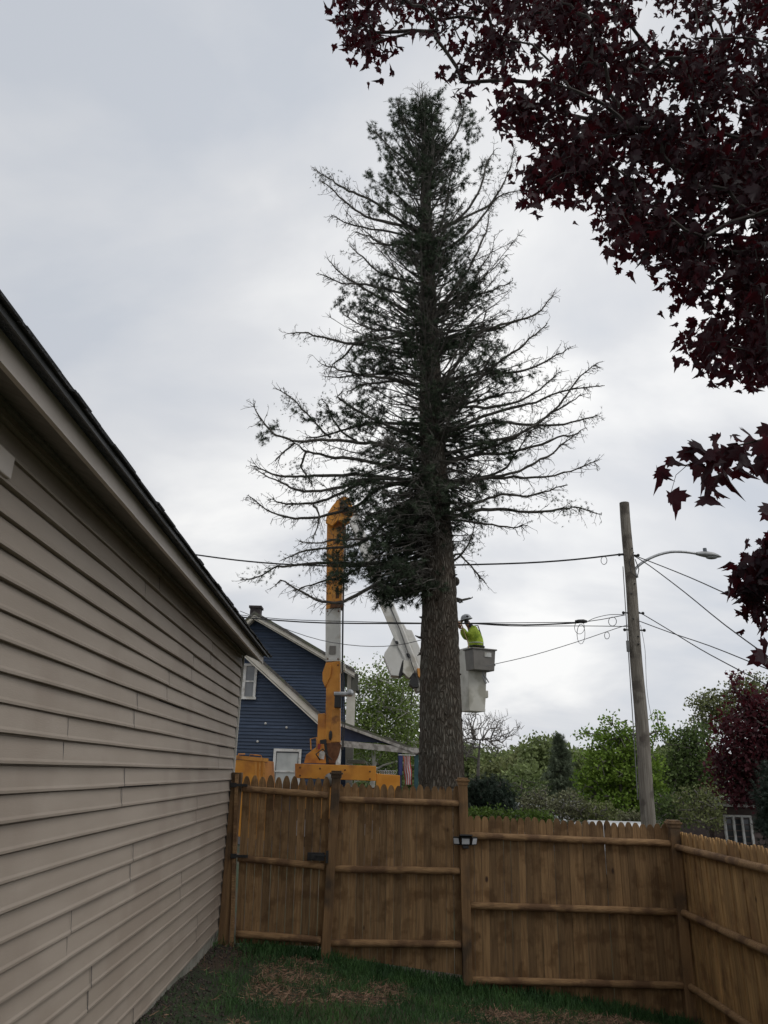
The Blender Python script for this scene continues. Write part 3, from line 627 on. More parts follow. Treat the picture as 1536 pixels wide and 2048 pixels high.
def spruce():
    rnd = random.Random(11)
    base = AX[0].copy(); base.z = gz(base.x, TY)
    T = thing('spruce_tree', 'tall half dead spruce with bare lower limbs towering behind the fence', 'tree', base)
    # trunk, dense rings displaced by ridges
    V, Fc = [], []; n = 40; rings = []
    z0 = base.z - .1; z = z0
    while z < AX[-1].z:
        rings.append(z); z += .09 if z < 8.5 else .22
    for j, z in enumerate(rings):
        c, r = axis_at(max(z, AX[0].z))
        if z < AX[0].z: c = Vector((AX[0].x, AX[0].y, z)); r = ARr[0] * (1 + .12 * (AX[0].z - z))
        else: c = Vector((c.x, c.y, z))
        for k in range(n):
            a = 2 * math.pi * k / n
            rr = r * (1 + .030 * math.sin(7 * a + 1.4 * math.sin(z * .9)) + .022 * math.sin(13 * a + z * 1.7) + rnd.gauss(0, .016) + .03 * math.sin(2 * a + z * .8))
            V.append((c.x + rr * math.cos(a), c.y + rr * math.sin(a), z))
    for j in range(len(rings) - 1):
        for k in range(n): Fc.append((j * n + k, j * n + (k + 1) % n, (j + 1) * n + (k + 1) % n, (j + 1) * n + k))
    tr = raw_mesh('trunk', V, Fc, M_bark, T, True)
    # stubs and knots on the bare bole
    for i in range(52):
        sb = MB()
        z = rnd.uniform(.4, 8.5); c, r = axis_at(max(z, AX[0].z)); c = Vector((c.x, c.y, z)); a = rnd.uniform(0, 2 * math.pi)
        d = Vector((math.cos(a), math.sin(a), rnd.uniform(-.3, .5))).normalized(); l = rnd.choice((.03, .05, .05, .1, .16))
        sb.tube([c + d * r * .85, c + d * (r + l * .5), c + d * (r + l) + Vector((0, 0, rnd.uniform(-.03, .03)))], [rnd.uniform(.03, .05), .024, .01], 6); sb.build('stub', M_bark, T)
    for px, py, rr in ((916, 1163, .085), (907, 1095, .08), (905, 1075, .06)):
        MB().ball(P(px - 4, py, TY), rr, sc=(1, 1, 1.3)).build('burl', M_bark, T)
    # the limbs one sees one by one
    for i, q in enumerate(BR):
        k = rnd.uniform(-.55, .55); x0 = q[0][0]; small = len(q) < 3 or abs(q[0][0] - q[-1][0]) < 50 and q[0][0] > 880 and q[0][1] > 1190
        tx = trunk_pt(q[0][1]); pts = []
        on = abs(q[0][0] - tx) < 70
        if on and not small: q = [(tx, q[0][1] + 6)] + q[0 if abs(q[0][0] - tx) > 18 else 1:]
        for (x, y) in q:
            dl = 0 if small else abs(x - tx) * mpp(x, y, TY); pts.append(P(x, y, TY + k * dl * (.6 if dl < 2 else .45)))
        sp = smooth_path(pts, rnd, .012); m = len(sp)
        tl = sum((sp[j + 1] - sp[j]).length for j in range(m - 1)); r0 = .022 if not on else min(.040, .012 + .0075 * tl)
        if small: r0 = .035
        mb = MB(); mb.tube(sp, [(r0 * (1 - j / (m - 1)) ** .75 + .009) * rnd.uniform(.9, 1.1) for j in range(m)], 6)
        for _ in range(int(tl * 4)):                  # knuckles and spurs
            j = rnd.randint(2, m - 1); d = Vector((rnd.gauss(0, 1), rnd.gauss(0, 1), rnd.gauss(0, 1))).normalized(); mb.tube([sp[j], sp[j] + d * rnd.uniform(.03, .07)], [.011, .006], 3, False)
        if not small: twigs(mb, sp, rnd, 13, .14, .6, .0088, droop=.12 if q[-1][1] < 800 else .3, start=.28)
        mb.build('branch', M_twig, T)
    # living inner growth
    prof = [(190, 18, 25), (215, 62, 45), (240, 88, 75), (280, 98, 92), (330, 92, 80), (400, 92, 88), (450, 95, 95), (520, 80, 85), (570, 98, 112), (640, 115, 125), (700, 120, 135), (800, 135, 150), (880, 145, 135), (940, 145, 115), (1000, 140, 88), (1060, 145, 60), (1100, 150, 30), (1150, 150, 12), (1175, 120, 8)]
    def hw(py, left):
        for (a, l0, r0), (b, l1, r1) in zip(prof, prof[1:]):
            if a <= py <= b:
                t = (py - a) / (b - a); return (l0 + (l1 - l0) * t) if left else (r0 + (r1 - r0) * t)
        return 0
    C, A, Z = [], [], []; lm = MB(); tw = MB()
    for i in range(1180):
        py = 196 + 965 * rnd.random() ** .95 if i < 1000 else rnd.uniform(980, 1185)
        if i < 1000 and rnd.random() < .25: continue
        tx = trunk_pt(py); a = rnd.uniform(0, 2 * math.pi) if i < 1000 else rnd.uniform(2.0, 4.3)
        left = math.cos(a) < 0; W_ = hw(py, left) * mpp(tx, py, TY); H = (hw(py, True) + hw(py, False)) / 2 * mpp(tx, py, TY)
        l = (abs(math.cos(a)) * W_ + (1 - abs(math.cos(a))) * min(H, W_ * 1.5 + .3)) * (rnd.uniform(.25, .7) if rnd.random() < .4 else rnd.uniform(.6, 1.12))
        if 560 < py < 1000: l *= 1.25
        if py < 340: l *= .45 + .45 * abs(math.sin(1.5 * a + 1.1))
        if l < .15: continue
        upw = 1.25 if py < 320 else (.75 if py < 600 else (.35 if py < 850 else -.05))
        start = P(tx, py, TY); start.z -= l * upw * .8 if py < 850 else 0
        d = Vector((math.cos(a), math.sin(a), upw * .6)); pts = [start]
        for s in range(5):
            d2 = Vector((math.cos(a) + rnd.gauss(0, .12), math.sin(a) + rnd.gauss(0, .12), upw * (.5 + .25 * s) + rnd.gauss(0, .12) - (.25 if py > 900 else 0)))
            hl = math.hypot(d2.x, d2.y); pts.append(pts[-1] + d2 * (l / 5 / hl))
        lm.tube(pts, [.03, .026, .022, .018, .012, .006], 4, False)
        tp = []; twigs(tw, pts, rnd, 7, .18, .5, .007, droop=.1, start=.12, sub=2, tips=tp)
        den = rnd.choice((.5, 1, 1, 1.3)) * (1.0 if py < 380 else .8)
        for (q, ll) in tp:
            if rnd.random() > .82 or mnoise.noise(q[1] * 1.35) < (.07 if py < 420 else .09): continue
            nn = int(ll / .034 * den)
            for s in range(nn):
                u = rnd.random() * 3; j = min(2, int(u)); p = q[j].lerp(q[j + 1], u - j)
                t = (q[j + 1] - q[j]).normalized(); dd = t + Vector((rnd.gauss(0, .45), rnd.gauss(0, .45), rnd.gauss(0.05, .45)))
                C.append(p); A.append(dd); Z.append(rnd.uniform(.09, .17))
    CL = [(798,225,20,32),(790,290,32,38),(848,212,24,20),(850,258,42,36),(872,195,10,12),(922,235,22,24),(940,268,22,26),(752,275,13,18),(762,372,28,26),(820,350,45,50),(900,335,40,40),(962,345,14,12),
          (760,415,30,20),(830,500,50,30),(890,490,45,30),(925,540,40,26),(795,560,48,26),(702,602,24,18),(757,610,45,28),(945,590,42,28),(770,690,55,40),(750,755,45,38),(960,735,50,26),(1002,752,34,16),(965,690,40,26),
          (735,830,50,38),(780,895,50,38),(965,885,36,24),(975,850,30,18),(728,960,38,26),(775,1000,60,38),(940,960,30,18),(935,1025,24,18),(750,1060,64,36),(695,1125,42,22),(738,1112,55,38),(790,1145,52,36),(800,1186,34,18),(690,1160,30,16),(640,832,38,16),(545,862,22,16),(720,1010,40,20),(1000,905,26,14)]
    CL += [(850 + rnd.uniform(-14, 18), py_, rnd.uniform(26, 42), rnd.uniform(16, 26)) for py_ in (330, 380, 440, 480, 530, 585, 640, 680, 730, 790, 850, 900, 960, 1010, 1050)]
    for (px, py, rx, ry) in CL:
        m_ = mpp(px, py, TY); dy0 = rnd.uniform(-.4, .4) if abs(px - trunk_pt(py)) > 24 else -.55
        for _ in range(int(rx * ry / 31) + 4):
            while True:
                u, v = rnd.uniform(-1, 1), rnd.uniform(-1, 1)
                if u * u + v * v < 1: break
            c = P(px + u * rx, py + v * ry, TY + dy0 + rnd.gauss(0, rx * m_ * .7)); sx = (1 if px > trunk_pt(py) else -1)
            d = Vector((sx * rnd.uniform(.1, 1) , rnd.gauss(0, .6), (.9 if py < 450 else rnd.gauss(-.1, .45)))).normalized(); L_ = rnd.uniform(.16, .36); q = [c, c + d * L_ * .5, c + d * L_ + Vector((0, 0, rnd.uniform(-.06, .06)))]
            tw.tube(q, [.008, .006, .004], 3, False)
            for k_ in range(int(L_ / .021)):
                f_ = rnd.random(); C.append(c.lerp(q[2], f_) + Vector((rnd.gauss(0, .018), rnd.gauss(0, .018), rnd.gauss(0, .018)))); A.append(d + Vector((rnd.gauss(0, .6), rnd.gauss(0, .6), rnd.gauss(0, .6)))); Z.append(rnd.uniform(.07, .13))
    for i in range(58):                               # thin straight dead limbs all round
        py = rnd.uniform(480, 1090); tx = trunk_pt(py); a = rnd.uniform(0, 6.283); R = (hw(py, math.cos(a) < 0) + 60) * mpp(tx, py, TY) * rnd.uniform(.8, 1.35)
        upw = .9 if py < 620 else (.45 if py < 850 else .05); st = P(tx, py, TY); st.z -= R * upw * .45; pts = [st]; d = Vector((math.cos(a), math.sin(a), upw * rnd.uniform(.3, .8) - (.1 if py > 850 else 0)))
        for s_ in range(6): d = d + Vector((rnd.gauss(0, .10), rnd.gauss(0, .10), .07 + rnd.gauss(0, .08))); pts.append(pts[-1] + d * (R / 6 / math.hypot(d.x, d.y)))
        if rnd.random() < .35: pts = pts[:rnd.randint(4, 6)]
        lm.tube(pts, [.024, .021, .018, .015, .012, .009, .007][:len(pts)], 5, False); twigs(tw, pts, rnd, 9, .12, .5, .0078, droop=.2, start=.35, sub=3)
    # some sprays out on the limbs that still hold needles
    for q in BR:
        if len(q) < 4 or rnd.random() < .45: continue
        for _ in range(rnd.randint(2, 5)):
            j = rnd.randint(1, len(q) - 2); x, y = q[j]; c = P(x + rnd.gauss(0, 8), y + rnd.gauss(0, 8), TY + rnd.gauss(0, .3))
            for s in range(rnd.randint(12, 40)):
                C.append(c + Vector((rnd.gauss(0, .17), rnd.gauss(0, .14), rnd.gauss(-.04, .09)))); A.append((rnd.gauss(0, 1), rnd.gauss(0, .6), rnd.gauss(.1, .5))); Z.append(rnd.uniform(.05, .1))
    lm.build('inner_branches', M_twig, T); tw.build('inner_twigs', M_twig, T)
    scatter('crown', C, A, Z, TUFT_T, TUFT_F, M_needle, T)
    print('spruce tufts', len(C))
spruce()

# ---------------------------------------------------------------- generic leafy tree
def grow(roots, targets, rnd_jit=.05):
    """greedy branching: returns parent index per target (negative = root index)"""
    roots = np.array([tuple(r) for r in roots]); T = np.array([tuple(t) for t in targets])
    nr = len(roots); P_ = np.vstack([roots, T]); n = len(P_)
    dr = np.min(np.linalg.norm(T[:, None] - roots[None], axis=2), axis=1); order = np.argsort(dr)
    cost = np.full(n, np.inf); cost[:nr] = 0; par = np.full(n, -1); done = list(range(nr))
    for t in order:
        i = nr + t; dn = np.array(done); d = np.linalg.norm(P_[dn] - P_[i], axis=1)
        j = np.argmin(d + .35 * cost[dn]); par[i] = dn[j]; cost[i] = cost[dn[j]] + d[j]; done.append(i)
    cnt = np.zeros(n)
    for t in order[::-1]:
        i = nr + t; cnt[i] += 1; cnt[par[i]] += cnt[i]
    return P_, par, cnt, nr
def limbs(mb, roots, targets, r0, rmin, n=5, sag=.08, rnd=random):
    P_, par, cnt, nr = grow(roots, targets)
    for i in range(nr, len(P_)):
        a = Vector(P_[par[i]]); b = Vector(P_[i]); ra = max(rmin, min(r0, rmin * (cnt[i] + 1) ** .55)); rb = max(rmin, ra * .85)
        l = (b - a).length; m = a.lerp(b, .5) + Vector((rnd.gauss(0, .06), rnd.gauss(0, .06), rnd.gauss(sag * .5, .06))) * l
        mb.tube([a, m, b], [ra, (ra + rb) / 2, rb], n, False)
def blob_points(blobs, n, rnd):
    vols = [b[3] * b[4] * b[3] for b in blobs]; out = []
    for (px, py, Y, rx, rz), v in zip(blobs, vols):
        c = P(px, py, Y); k = max(3, int(n * v / sum(vols)))
        for _ in range(k):
            d = Vector((rnd.gauss(0, 1), rnd.gauss(0, 1), rnd.gauss(0, 1))).normalized(); s = rnd.random() ** .42
            out.append(c + Vector((d.x * rx, d.y * rx, d.z * rz)) * s)
    return out
def leafy(name, label, cat, basepx, Y, blobs_px, ncl, per, spread, lsize, m_leaf, m_bark, tr=.12, group=None, seed=1, leafT=None, droop=0, crown='crown', limb_r=.05):
    rnd = random.Random(seed); np.random.seed(seed)
    sc = mpp(basepx, 1550, Y)
    blobs = [(x, y, Y + dy, rx * sc, rz * sc) for x, y, dy, rx, rz in blobs_px]
    cls = blob_points(blobs, ncl, rnd)
    bx = P(basepx, 1550, Y).x; gzv = gz(bx, Y); base = Vector((bx, Y, gzv))
    t = thing(name, label, cat, base, group)
    ctop = max(c.z for c in cls); zc = sum(c.z for c in cls) / len(cls)
    h = max(.5, (ctop - gzv))
    tp = [base + Vector((rnd.gauss(0, .02) * h * k * .3, rnd.gauss(0, .02) * h * k * .3, h * f)) for k, f in enumerate((0, .15, .3, .5, .7, .85))]
    mb = MB(); mb.tube([base - Vector((0, 0, .2))] + tp, [tr * 1.2, tr * 1.1, tr, tr * .85, tr * .6, tr * .35, tr * .12], 8); mb.build('trunk', m_bark, t, smooth=True)
    mb = MB(); limbs(mb, tp[1:], cls, limb_r, .012, 4, rnd=rnd); mb.build('branches', m_bark, t)
    C = np.repeat(np.array([tuple(c) for c in cls]), per, axis=0); keep = np.random.rand(len(C)) < np.repeat(np.random.uniform(.35, 1, len(cls)), per); C = C[keep]
    C += np.clip(np.random.normal(size=C.shape), -1.5, 1.5) * spread * np.array([1, 1, .75])
    A = np.random.normal(size=C.shape) + np.array([0, 0, -droop]); Z = np.random.uniform(.7, 1.3, len(C)) * lsize
    if leafT == 'tuft': scatter(crown, C, A, Z, TUFT_T, TUFT_F, m_leaf, t)
    elif leafT == 'maple': scatter(crown, C, A, Z, LEAF_T, LEAF_F, m_leaf, t)
    else: scatter(crown, C, A, Z, SIMPLE_T, SIMPLE_F, m_leaf, t)
    return t
def leafmat(name, c1, c2, tc_=None, tr=.3): return mat(name, c1, c2, 1.3, .6, island=.4, trans=tr, tcol=tc_, spec=.25)
G_birch = leafmat('birch_leaf', (.16, .23, .055), (.22, .29, .08), tr=.35)
G_yel = leafmat('yellow_green_leaf', (.13, .22, .03), (.21, .31, .05), tr=.35)
G_mid = leafmat('mid_green_leaf', (.085, .13, .038), (.125, .175, .055))
G_far = leafmat('far_leaf', (.16, .20, .075), (.21, .26, .10))
G_olive = leafmat('olive_leaf', (.14, .16, .06), (.19, .21, .085))
G_dark = leafmat('dark_needle', (.018, .032, .022), (.035, .052, .034), tr=.1)
G_fir = leafmat('fir_needle', (.11, .14, .085), (.15, .185, .115), tr=.15)
G_red = leafmat('dark_red_leaf', (.040, .012, .016), (.075, .02, .026), (.15, .02, .03), tr=.3)
G_brown = leafmat('brown_bud', (.13, .135, .07), (.18, .185, .10), tr=.15)
G_vine = leafmat('vine_leaf', (.07, .12, .02), (.12, .18, .035))
B_grey = mat('grey_bark', (.09, .08, .07), (.16, .145, .13), 6, .95)
B_birch = mat('pale_birch_bark', (.36, .34, .30), (.5, .48, .44), 6, .8)

GB = 'trees standing beyond the fence'
def conifer(name, label, px, Y, top_py, halfw_px, m_leaf, seed, bot_py=1640, group=GB, n=90):
    rnd = random.Random(seed); x = P(px, 1550, Y).x; g = gz(x, Y); base = Vector((x, Y, g)); zt = P(px, top_py, Y).z; zb = P(px, bot_py, Y).z; hw = halfw_px * mpp(px, 1550, Y)
    t = thing(name, label, 'tree', base, group)
    MB().tube([base, Vector((x, Y, zt))], [.12, .01], 6).build('trunk', B_grey, t)
    C, A, Z = [], [], []; mb = MB()
    for i in range(n * 3):
        u = i / (n * 3); z = zb + (zt - zb) * u; r = hw * (1 - u) ** .85 * rnd.uniform(.7, 1.12) + .05; a = rnd.uniform(0, 6.28)
        e_ = Vector((x + r * math.cos(a), Y + r * math.sin(a), z - r * .18)); s_ = Vector((x, Y, z + .05)); mb.tube([s_, e_], [.015, .005], 3, False)
        for k in range(int(10 + 22 * r)):
            f = rnd.random() ** .6; c = s_.lerp(e_, f) + Vector((rnd.gauss(0, .1), rnd.gauss(0, .1), rnd.gauss(-.03, .05))); C.append(c); A.append((math.cos(a) + rnd.gauss(0, .5), math.sin(a) + rnd.gauss(0, .5), rnd.gauss(-.1, .3))); Z.append(rnd.uniform(.12, .24))
    mb.build('branches', B_grey, t); scatter('crown', C, A, Z, TUFT_T, TUFT_F, m_leaf, t)

def background_trees():
    leafy('birch_tree', 'pale green birch with thin white stems growing behind the blue house', 'tree', 745, 40,
          [(740, 1440, 0, 55, 90), (785, 1420, 1, 60, 95), (715, 1360, 0, 28, 45), (810, 1390, -1, 35, 60), (760, 1350, 0, 30, 40), (700, 1470, 0, 40, 60), (820, 1480, 0, 45, 60)], 520, 34, .34, .15, G_birch, B_birch, .13, GB, 3)
    # several pale stems in it
    leafy('oak_tree', 'large mid green tree right of the birch, half hidden by the spruce trunk', 'tree', 790, 46, [(800, 1500, 0, 60, 55), (850, 1480, 0, 50, 70), (740, 1530, 0, 70, 40)], 260, 30, .4, .16, G_mid, B_grey, .16, GB, 4)
    # bare tree
    rnd = random.Random(5); Y = 34; bx = P(955, 1560, Y).x; base = Vector((bx, Y, gz(bx, Y)))
    t = thing('bare_tree', 'leafless grey tree just right of the big spruce trunk', 'tree', base, GB)
    cl = []
    for _ in range(330):
        a = rnd.uniform(-1.15, 1.0); R = rnd.uniform(.25, 1) ** .6; cl.append(P(957 + 95 * R * math.sin(a) * (1.1 if a > 0 else .6), 1560 - 140 * R * math.cos(a * .8) + rnd.gauss(0, 4), Y + rnd.gauss(0, .9)))
    tp = [base, P(955, 1570, Y), P(957, 1520, Y), P(960, 1480, Y)]
    MB().tube(tp, [.13, .09, .06, .03], 7).build('trunk', B_grey, t)
    mb = MB(); limbs(mb, tp[1:], cl, .035, .0075, 4, rnd=rnd)
    for c in cl:
        for _ in range(2): mb.tube([c, c + Vector((rnd.gauss(0, .1), rnd.gauss(0, .1), rnd.gauss(.16, .1)))], [.008, .005], 3, False)
    mb.build('branches', B_grey, t)
    # far wooded row, each crown its own tree
    i = 0
    for (px, top, Y, w_, m_) in ((935, 1492, 88, 40, G_far), (975, 1500, 92, 42, G_far), (1015, 1505, 95, 36, G_far), (1050, 1496, 84, 40, G_olive), (1085, 1476, 70, 34, G_far), (1000, 1530, 70, 50, G_olive), (1060, 1540, 62, 45, G_far), (1150, 1500, 74, 45, G_far), (1200, 1500, 80, 45, G_far), (1350, 1500, 70, 50, G_far), (890, 1500, 90, 40, G_far), (840, 1510, 90, 45, G_far), (1280, 1500, 80, 45, G_far)):
        nm = ['hazy green tree far off just right of the spruce trunk', 'second hazy tree from the spruce trunk in the far row', 'low hazy tree below the bare twigs in the far row', 'olive tree in the far row right of the bare tree', 'taller pale tree left of the small dark conifer', 'olive tree in front of the far row near the bare tree', 'green tree in front of the far row left of the small conifer',
              'far tree between the small conifer and the bright green maple', 'far tree behind the bright green maple', 'far tree behind the crown right of the utility pole', 'far tree mostly hidden behind the spruce trunk', 'far tree behind the blue porch', 'far tree directly behind the utility pole'][i]
        h = 1640 - top
        leafy('deciduous_tree', nm, 'tree', px, Y, [(px, top + h * .45, 0, w_, h * .42), (px - w_ * .4, top + h * .3, 0, w_ * .55, h * .26), (px + w_ * .45, top + h * .35, 0, w_ * .5, h * .27), (px, top + h * .16, 0, w_ * .4, h * .16)], 170, 44, .7, .36, m_, B_grey, .2, GB, 20 + i); i += 1
    rnd = random.Random(77); C, A, Z = [], [], []
    for _ in range(16000):
        px = rnd.uniform(300, 2300); Y_ = rnd.uniform(120, 150); tp_ = 1497 + 10 * math.sin(px / 37) + 6 * math.sin(px / 13 + 1) + (px - 1000) * .012
        c = P(px, tp_ + abs(rnd.gauss(0, 50)), Y_); C.append(c); A.append((rnd.gauss(0, 1), rnd.gauss(0, 1), rnd.gauss(0, 1))); Z.append(rnd.uniform(.7, 1.5))
    tag(scatter('far_woodland', C, A, Z, SIMPLE_T, SIMPLE_F, G_far), 'distant wooded skyline behind all the nearer trees', 'woodland', kind='stuff')
    conifer('fir_tree', 'small dark conical fir in the row beyond the fence', 1122, 46, 1468, 56, G_fir, 31, n=110)
    leafy('dark_yew', 'dark bushy evergreen right behind the fence post with the light', 'tree', 975, 24, [(965, 1600, 0, 32, 32), (1000, 1605, 0, 28, 24), (940, 1590, 0, 20, 34), (985, 1575, 0, 18, 22)], 150, 40, .16, .14, G_dark, B_grey, .06, GB, 32, leafT='tuft')
    # bright green maple with upright shoots
    bl = [(1215, 1560, 0, 58, 62), (1270, 1550, 0, 55, 75), (1190, 1540, 0, 38, 50), (1300, 1560, -.5, 40, 60), (1240, 1500, 0, 50, 42), (1180, 1600, 0, 40, 35), (1240, 1620, 0, 60, 35)]
    rnd = random.Random(8)
    for x in range(1165, 1345, 12): bl.append((x + rnd.uniform(-4, 4), rnd.uniform(1452, 1490), rnd.uniform(-.8, .8), 6, rnd.uniform(18, 30)))
    bl += [(1208, 1460, 0, 5, 14), (1247, 1447, 0, 5, 20), (1315, 1445, 0, 5, 20)]
    leafy('maple_tree', 'bright yellow green maple with upright shoots beside the utility pole', 'tree', 1245, 31, bl, 620, 30, .17, .14, G_yel, B_grey, .14, GB, 33)
    leafy('young_maple', 'duller green tree between the utility pole and the dark red tree', 'tree', 1375, 33, [(1370, 1530, 0, 45, 60), (1400, 1500, 0, 45, 50), (1350, 1580, 0, 45, 50), (1400, 1570, 0, 40, 50), (1375, 1470, 0, 26, 26), (1345, 1490, 0, 24, 26)], 380, 28, .22, .14, G_mid, B_grey, .14, GB, 34)
    leafy('poplar_tree', 'tall pale olive tree rising behind the dark red tree', 'tree', 1425, 44, [(1415, 1410, 0, 30, 35), (1445, 1430, 0, 40, 50), (1400, 1450, 0, 22, 40), (1510, 1400, 0, 40, 50), (1480, 1385, 0, 28, 32)], 300, 26, .3, .17, G_olive, B_grey, .18, GB, 35)
    leafy('red_maple', 'dark red leaved tree in front of the small brown house', 'tree', 1560, 23, [(1480, 1500, 0, 45, 75), (1515, 1460, 0, 45, 80), (1450, 1540, 0, 35, 50), (1530, 1540, 0, 50, 60), (1495, 1420, 0, 25, 40), (1560, 1500, 0, 60, 110), (1475, 1350, 0, 5, 22), (1470, 1385, 0, 10, 20), (1500, 1575, 0, 55, 34), (1450, 1580, 0, 24, 22), (1545, 1580, 0, 30, 34)], 620, 28, .2, .13, G_red, B_grey, .14, GB, 36)
    leafy('bushy_arborvitae', 'dark green arborvitae at the right edge behind the side fence', 'tree', 1540, 18, [(1545, 1640, 0, 30, 90), (1560, 1620, 0, 40, 90)], 160, 45, .12, .11, G_dark, B_grey, .06, None, 37, leafT='tuft')
    # shrubs
    gs = 'shrubs growing behind the fence'
    sh = [(1000, 1632, 19, 34, 16, G_vine, 'yellow green vine thicket spilling over the fence near the light post'), (1065, 1634, 19, 38, 14, G_vine, 'low vine leaves above the middle of the wide fence panel'), (955, 1630, 19, 22, 16, G_vine, 'small clump of vine leaves hugging the light post'),
          (1075, 1598, 26, 40, 26, G_brown, 'brownish twiggy shrub left of the white shed roof'), (1135, 1606, 24, 40, 28, G_brown, 'brown budding shrub in front of the white shed'), (1190, 1620, 24, 34, 24, G_olive, 'olive shrub left of the utility pole foot'),
          (1340, 1610, 24, 38, 36, G_mid, 'green shrub right of the utility pole foot'), (1400, 1608, 22, 42, 44, G_olive, 'olive shrub left of the brown house corner'), (1265, 1632, 26, 32, 16, G_brown, 'low brown shrub in front of the pole foot'), (1040, 1580, 34, 62, 44, G_mid, 'green thicket between the yew and the small fir')]
    for i, (px, py, Y, rx, rz, m_, lb) in enumerate(sh):
        leafy('shrub', lb, 'shrub', px, Y, [(px, py + 8, 0, rx, rz), (px - rx * .5, py + 12, 0, rx * .6, rz * .8), (px + rx * .5, py + 10, 0, rx * .6, rz * .8)], 110, 26, .13, .075, m_, B_grey, .025, gs, 50 + i, limb_r=.02)
background_trees()

# ---------------------------------------------------------------- purple maple overhead
def pip(x, y, poly):
    c = False; n = len(poly); j = n - 1
    for i in range(n):
        xi, yi = poly[i]; xj, yj = poly[j]
        if (yi > y) != (yj > y) and x < (xj - xi) * (y - yi) / (yj - yi) + xi: c = not c
        j = i
    return c
def plum():
    rnd = random.Random(21); np.random.seed(21)
    main = [(975, -10), (985, 60), (990, 110), (1000, 160), (1030, 172), (1012, 205), (1022, 245), (1035, 272), (1060, 272), (1072, 245), (1085, 290), (1062, 325), (1055, 385), (1080, 418), (1106, 428), (1100, 385), (1140, 370), (1160, 405), (1185, 430), (1192, 420), (1182, 375), (1218, 400), (1212, 450), (1230, 492), (1250, 478), (1290, 482), (1312, 518), (1352, 508), (1345, 560), (1342, 590), (1372, 622), (1398, 628), (1395, 592), (1412, 575), (1430, 540), (1448, 560), (1440, 610), (1415, 640), (1390, 660), (1386, 715), (1428, 722), (1436, 690), (1460, 700), (1455, 745), (1480, 772), (1520, 752), (1545, 735), (1700, 900), (2150, 700), (2200, -700), (1000, -650)]
    holes = [[(1269, 345), (1290, 325), (1330, 316), (1352, 321), (1377, 345), (1349, 377), (1321, 391), (1304, 414), (1280, 395)], [(1105, 300), (1125, 295), (1118, 318), (1105, 315)], [(1090, 225), (1115, 215), (1110, 240), (1085, 250)], [(1500, 505), (1536, 490), (1536, 520), (1495, 530)], [(1460, 660), (1485, 670), (1480, 690), (1462, 684)]]
    tipA = [(685, -30), (682, 40), (680, 60), (700, 85), (725, 95), (730, 125), (755, 118), (785, 112), (800, 78), (835, 72), (832, 50), (815, 40), (812, 70), (775, 78), (760, 55), (738, 35), (750, 15), (770, -30)]
    tipB = [(765, -40), (790, 10), (850, 18), (866, 30), (862, 70), (880, 98), (900, 68), (905, 35), (975, 50), (985, -40)]
    tipC = [(935, 85), (962, 80), (972, 110), (950, 140), (925, 178), (908, 160), (915, 130), (930, 120)]
    cl = []
    def fill(poly, n, y0, y1, hl=()):
        xs = [p[0] for p in poly]; ys = [p[1] for p in poly]; k = 0; g = 0
        while k < n and g < n * 60:
            g += 1
            x = rnd.uniform(min(xs), max(xs)); y = rnd.uniform(min(ys), max(ys))
            if not pip(x, y, poly): continue
            if any(pip(x, y, h) for h in hl): continue
            d = rnd.uniform(y0, y1)
            if y0 == 5.2 and mnoise.noise(P(x, y, 6.3) * 2.3) < -.10: continue
            cl.append((P(x, y, d), x, y)); k += 1
    inner = [(x, y) for x, y in main]
    fill([(max(x, 960) if True else x, y) for x, y in main if x < 1560 and -120 < y] + [(1560, 740), (1560, -60), (975, -60)], 640, 5.2, 7.6, holes)
    fill([(1600, -60), (1600, 640), (1750, 760), (2150, 700), (2200, -700), (1000, -650), (1020, -130), (1600, -130)], 420, 4.6, 7.4)
    fill(tipA, 62, 6.0, 6.6); fill(tipB, 80, 5.8, 6.8); fill(tipC, 16, 5.9, 6.2)
    fill([(1484, 1135), (1505, 1112), (1545, 1090), (1545, 1235), (1490, 1220), (1500, 1180), (1484, 1170)], 15, 5.25, 5.6)
    fill([(1520, 1040), (1545, 1020), (1545, 1100), (1518, 1085)], 7, 5.2, 5.5)
    fill([(1680, 760), (1800, 800), (1850, 1250), (1700, 1240)], 16, 4.6, 5.5)
    base = Vector((6.6, 4.2, gz(6.6, 4.2)))
    T = thing('purple_maple', 'dark purple leaved maple overhanging the yard from the upper right', 'tree', base)
    tp = [base, base + Vector((-.05, .02, 1.2)), base + Vector((-.15, .05, 2.4)), base + Vector((-.4, .2, 4.0)), base + Vector((-.8, .4, 5.6)), base + Vector((-1.2, .8, 7.2))]
    MB().tube(tp, [.34, .27, .24, .21, .16, .08], 14).build('trunk', M_bark2, T, smooth=True)
    pts = [c[0] for c in cl]
    near = [(1400, 905, 3.5), (1440, 900, 3.5), (1480, 890, 3.5), (1520, 880, 3.5), (1560, 860, 3.6), (1620, 840, 3.8), (1350, 925, 3.45), (1600, 1240, 3.2), (1560, 1290, 3.1)]
    npts = [P(*q) for q in near]
    mb = MB(); limbs(mb, tp[2:], pts, .022, .0034, 5, sag=.05, rnd=rnd)
    mb.tube([tp[2], P(1900, 700, 4.2), P(1620, 840, 3.7), P(1520, 880, 3.5), P(1440, 900, 3.5), P(1405, 918, 3.45), P(1372, 930, 3.4), P(1330, 930, 3.4)], [.06, .03, .012, .006, .004, .003, .0022, .0015], 5, False)
    mb.tube([P(1405, 918, 3.45), P(1375, 930, 3.42), P(1352, 950, 3.4), P(1342, 985, 3.4)], [.002, .0018, .0016, .0014], 4, False)
    mb.tube([tp[1], P(1900, 1150, 3.6), P(1620, 1250, 3.2), P(1545, 1300, 3.05), P(1530, 1330, 3.0)], [.05, .02, .008, .003, .002], 5, False)
    mb.build('branches', M_bark2, T)
    C, A, Z = [], [], []
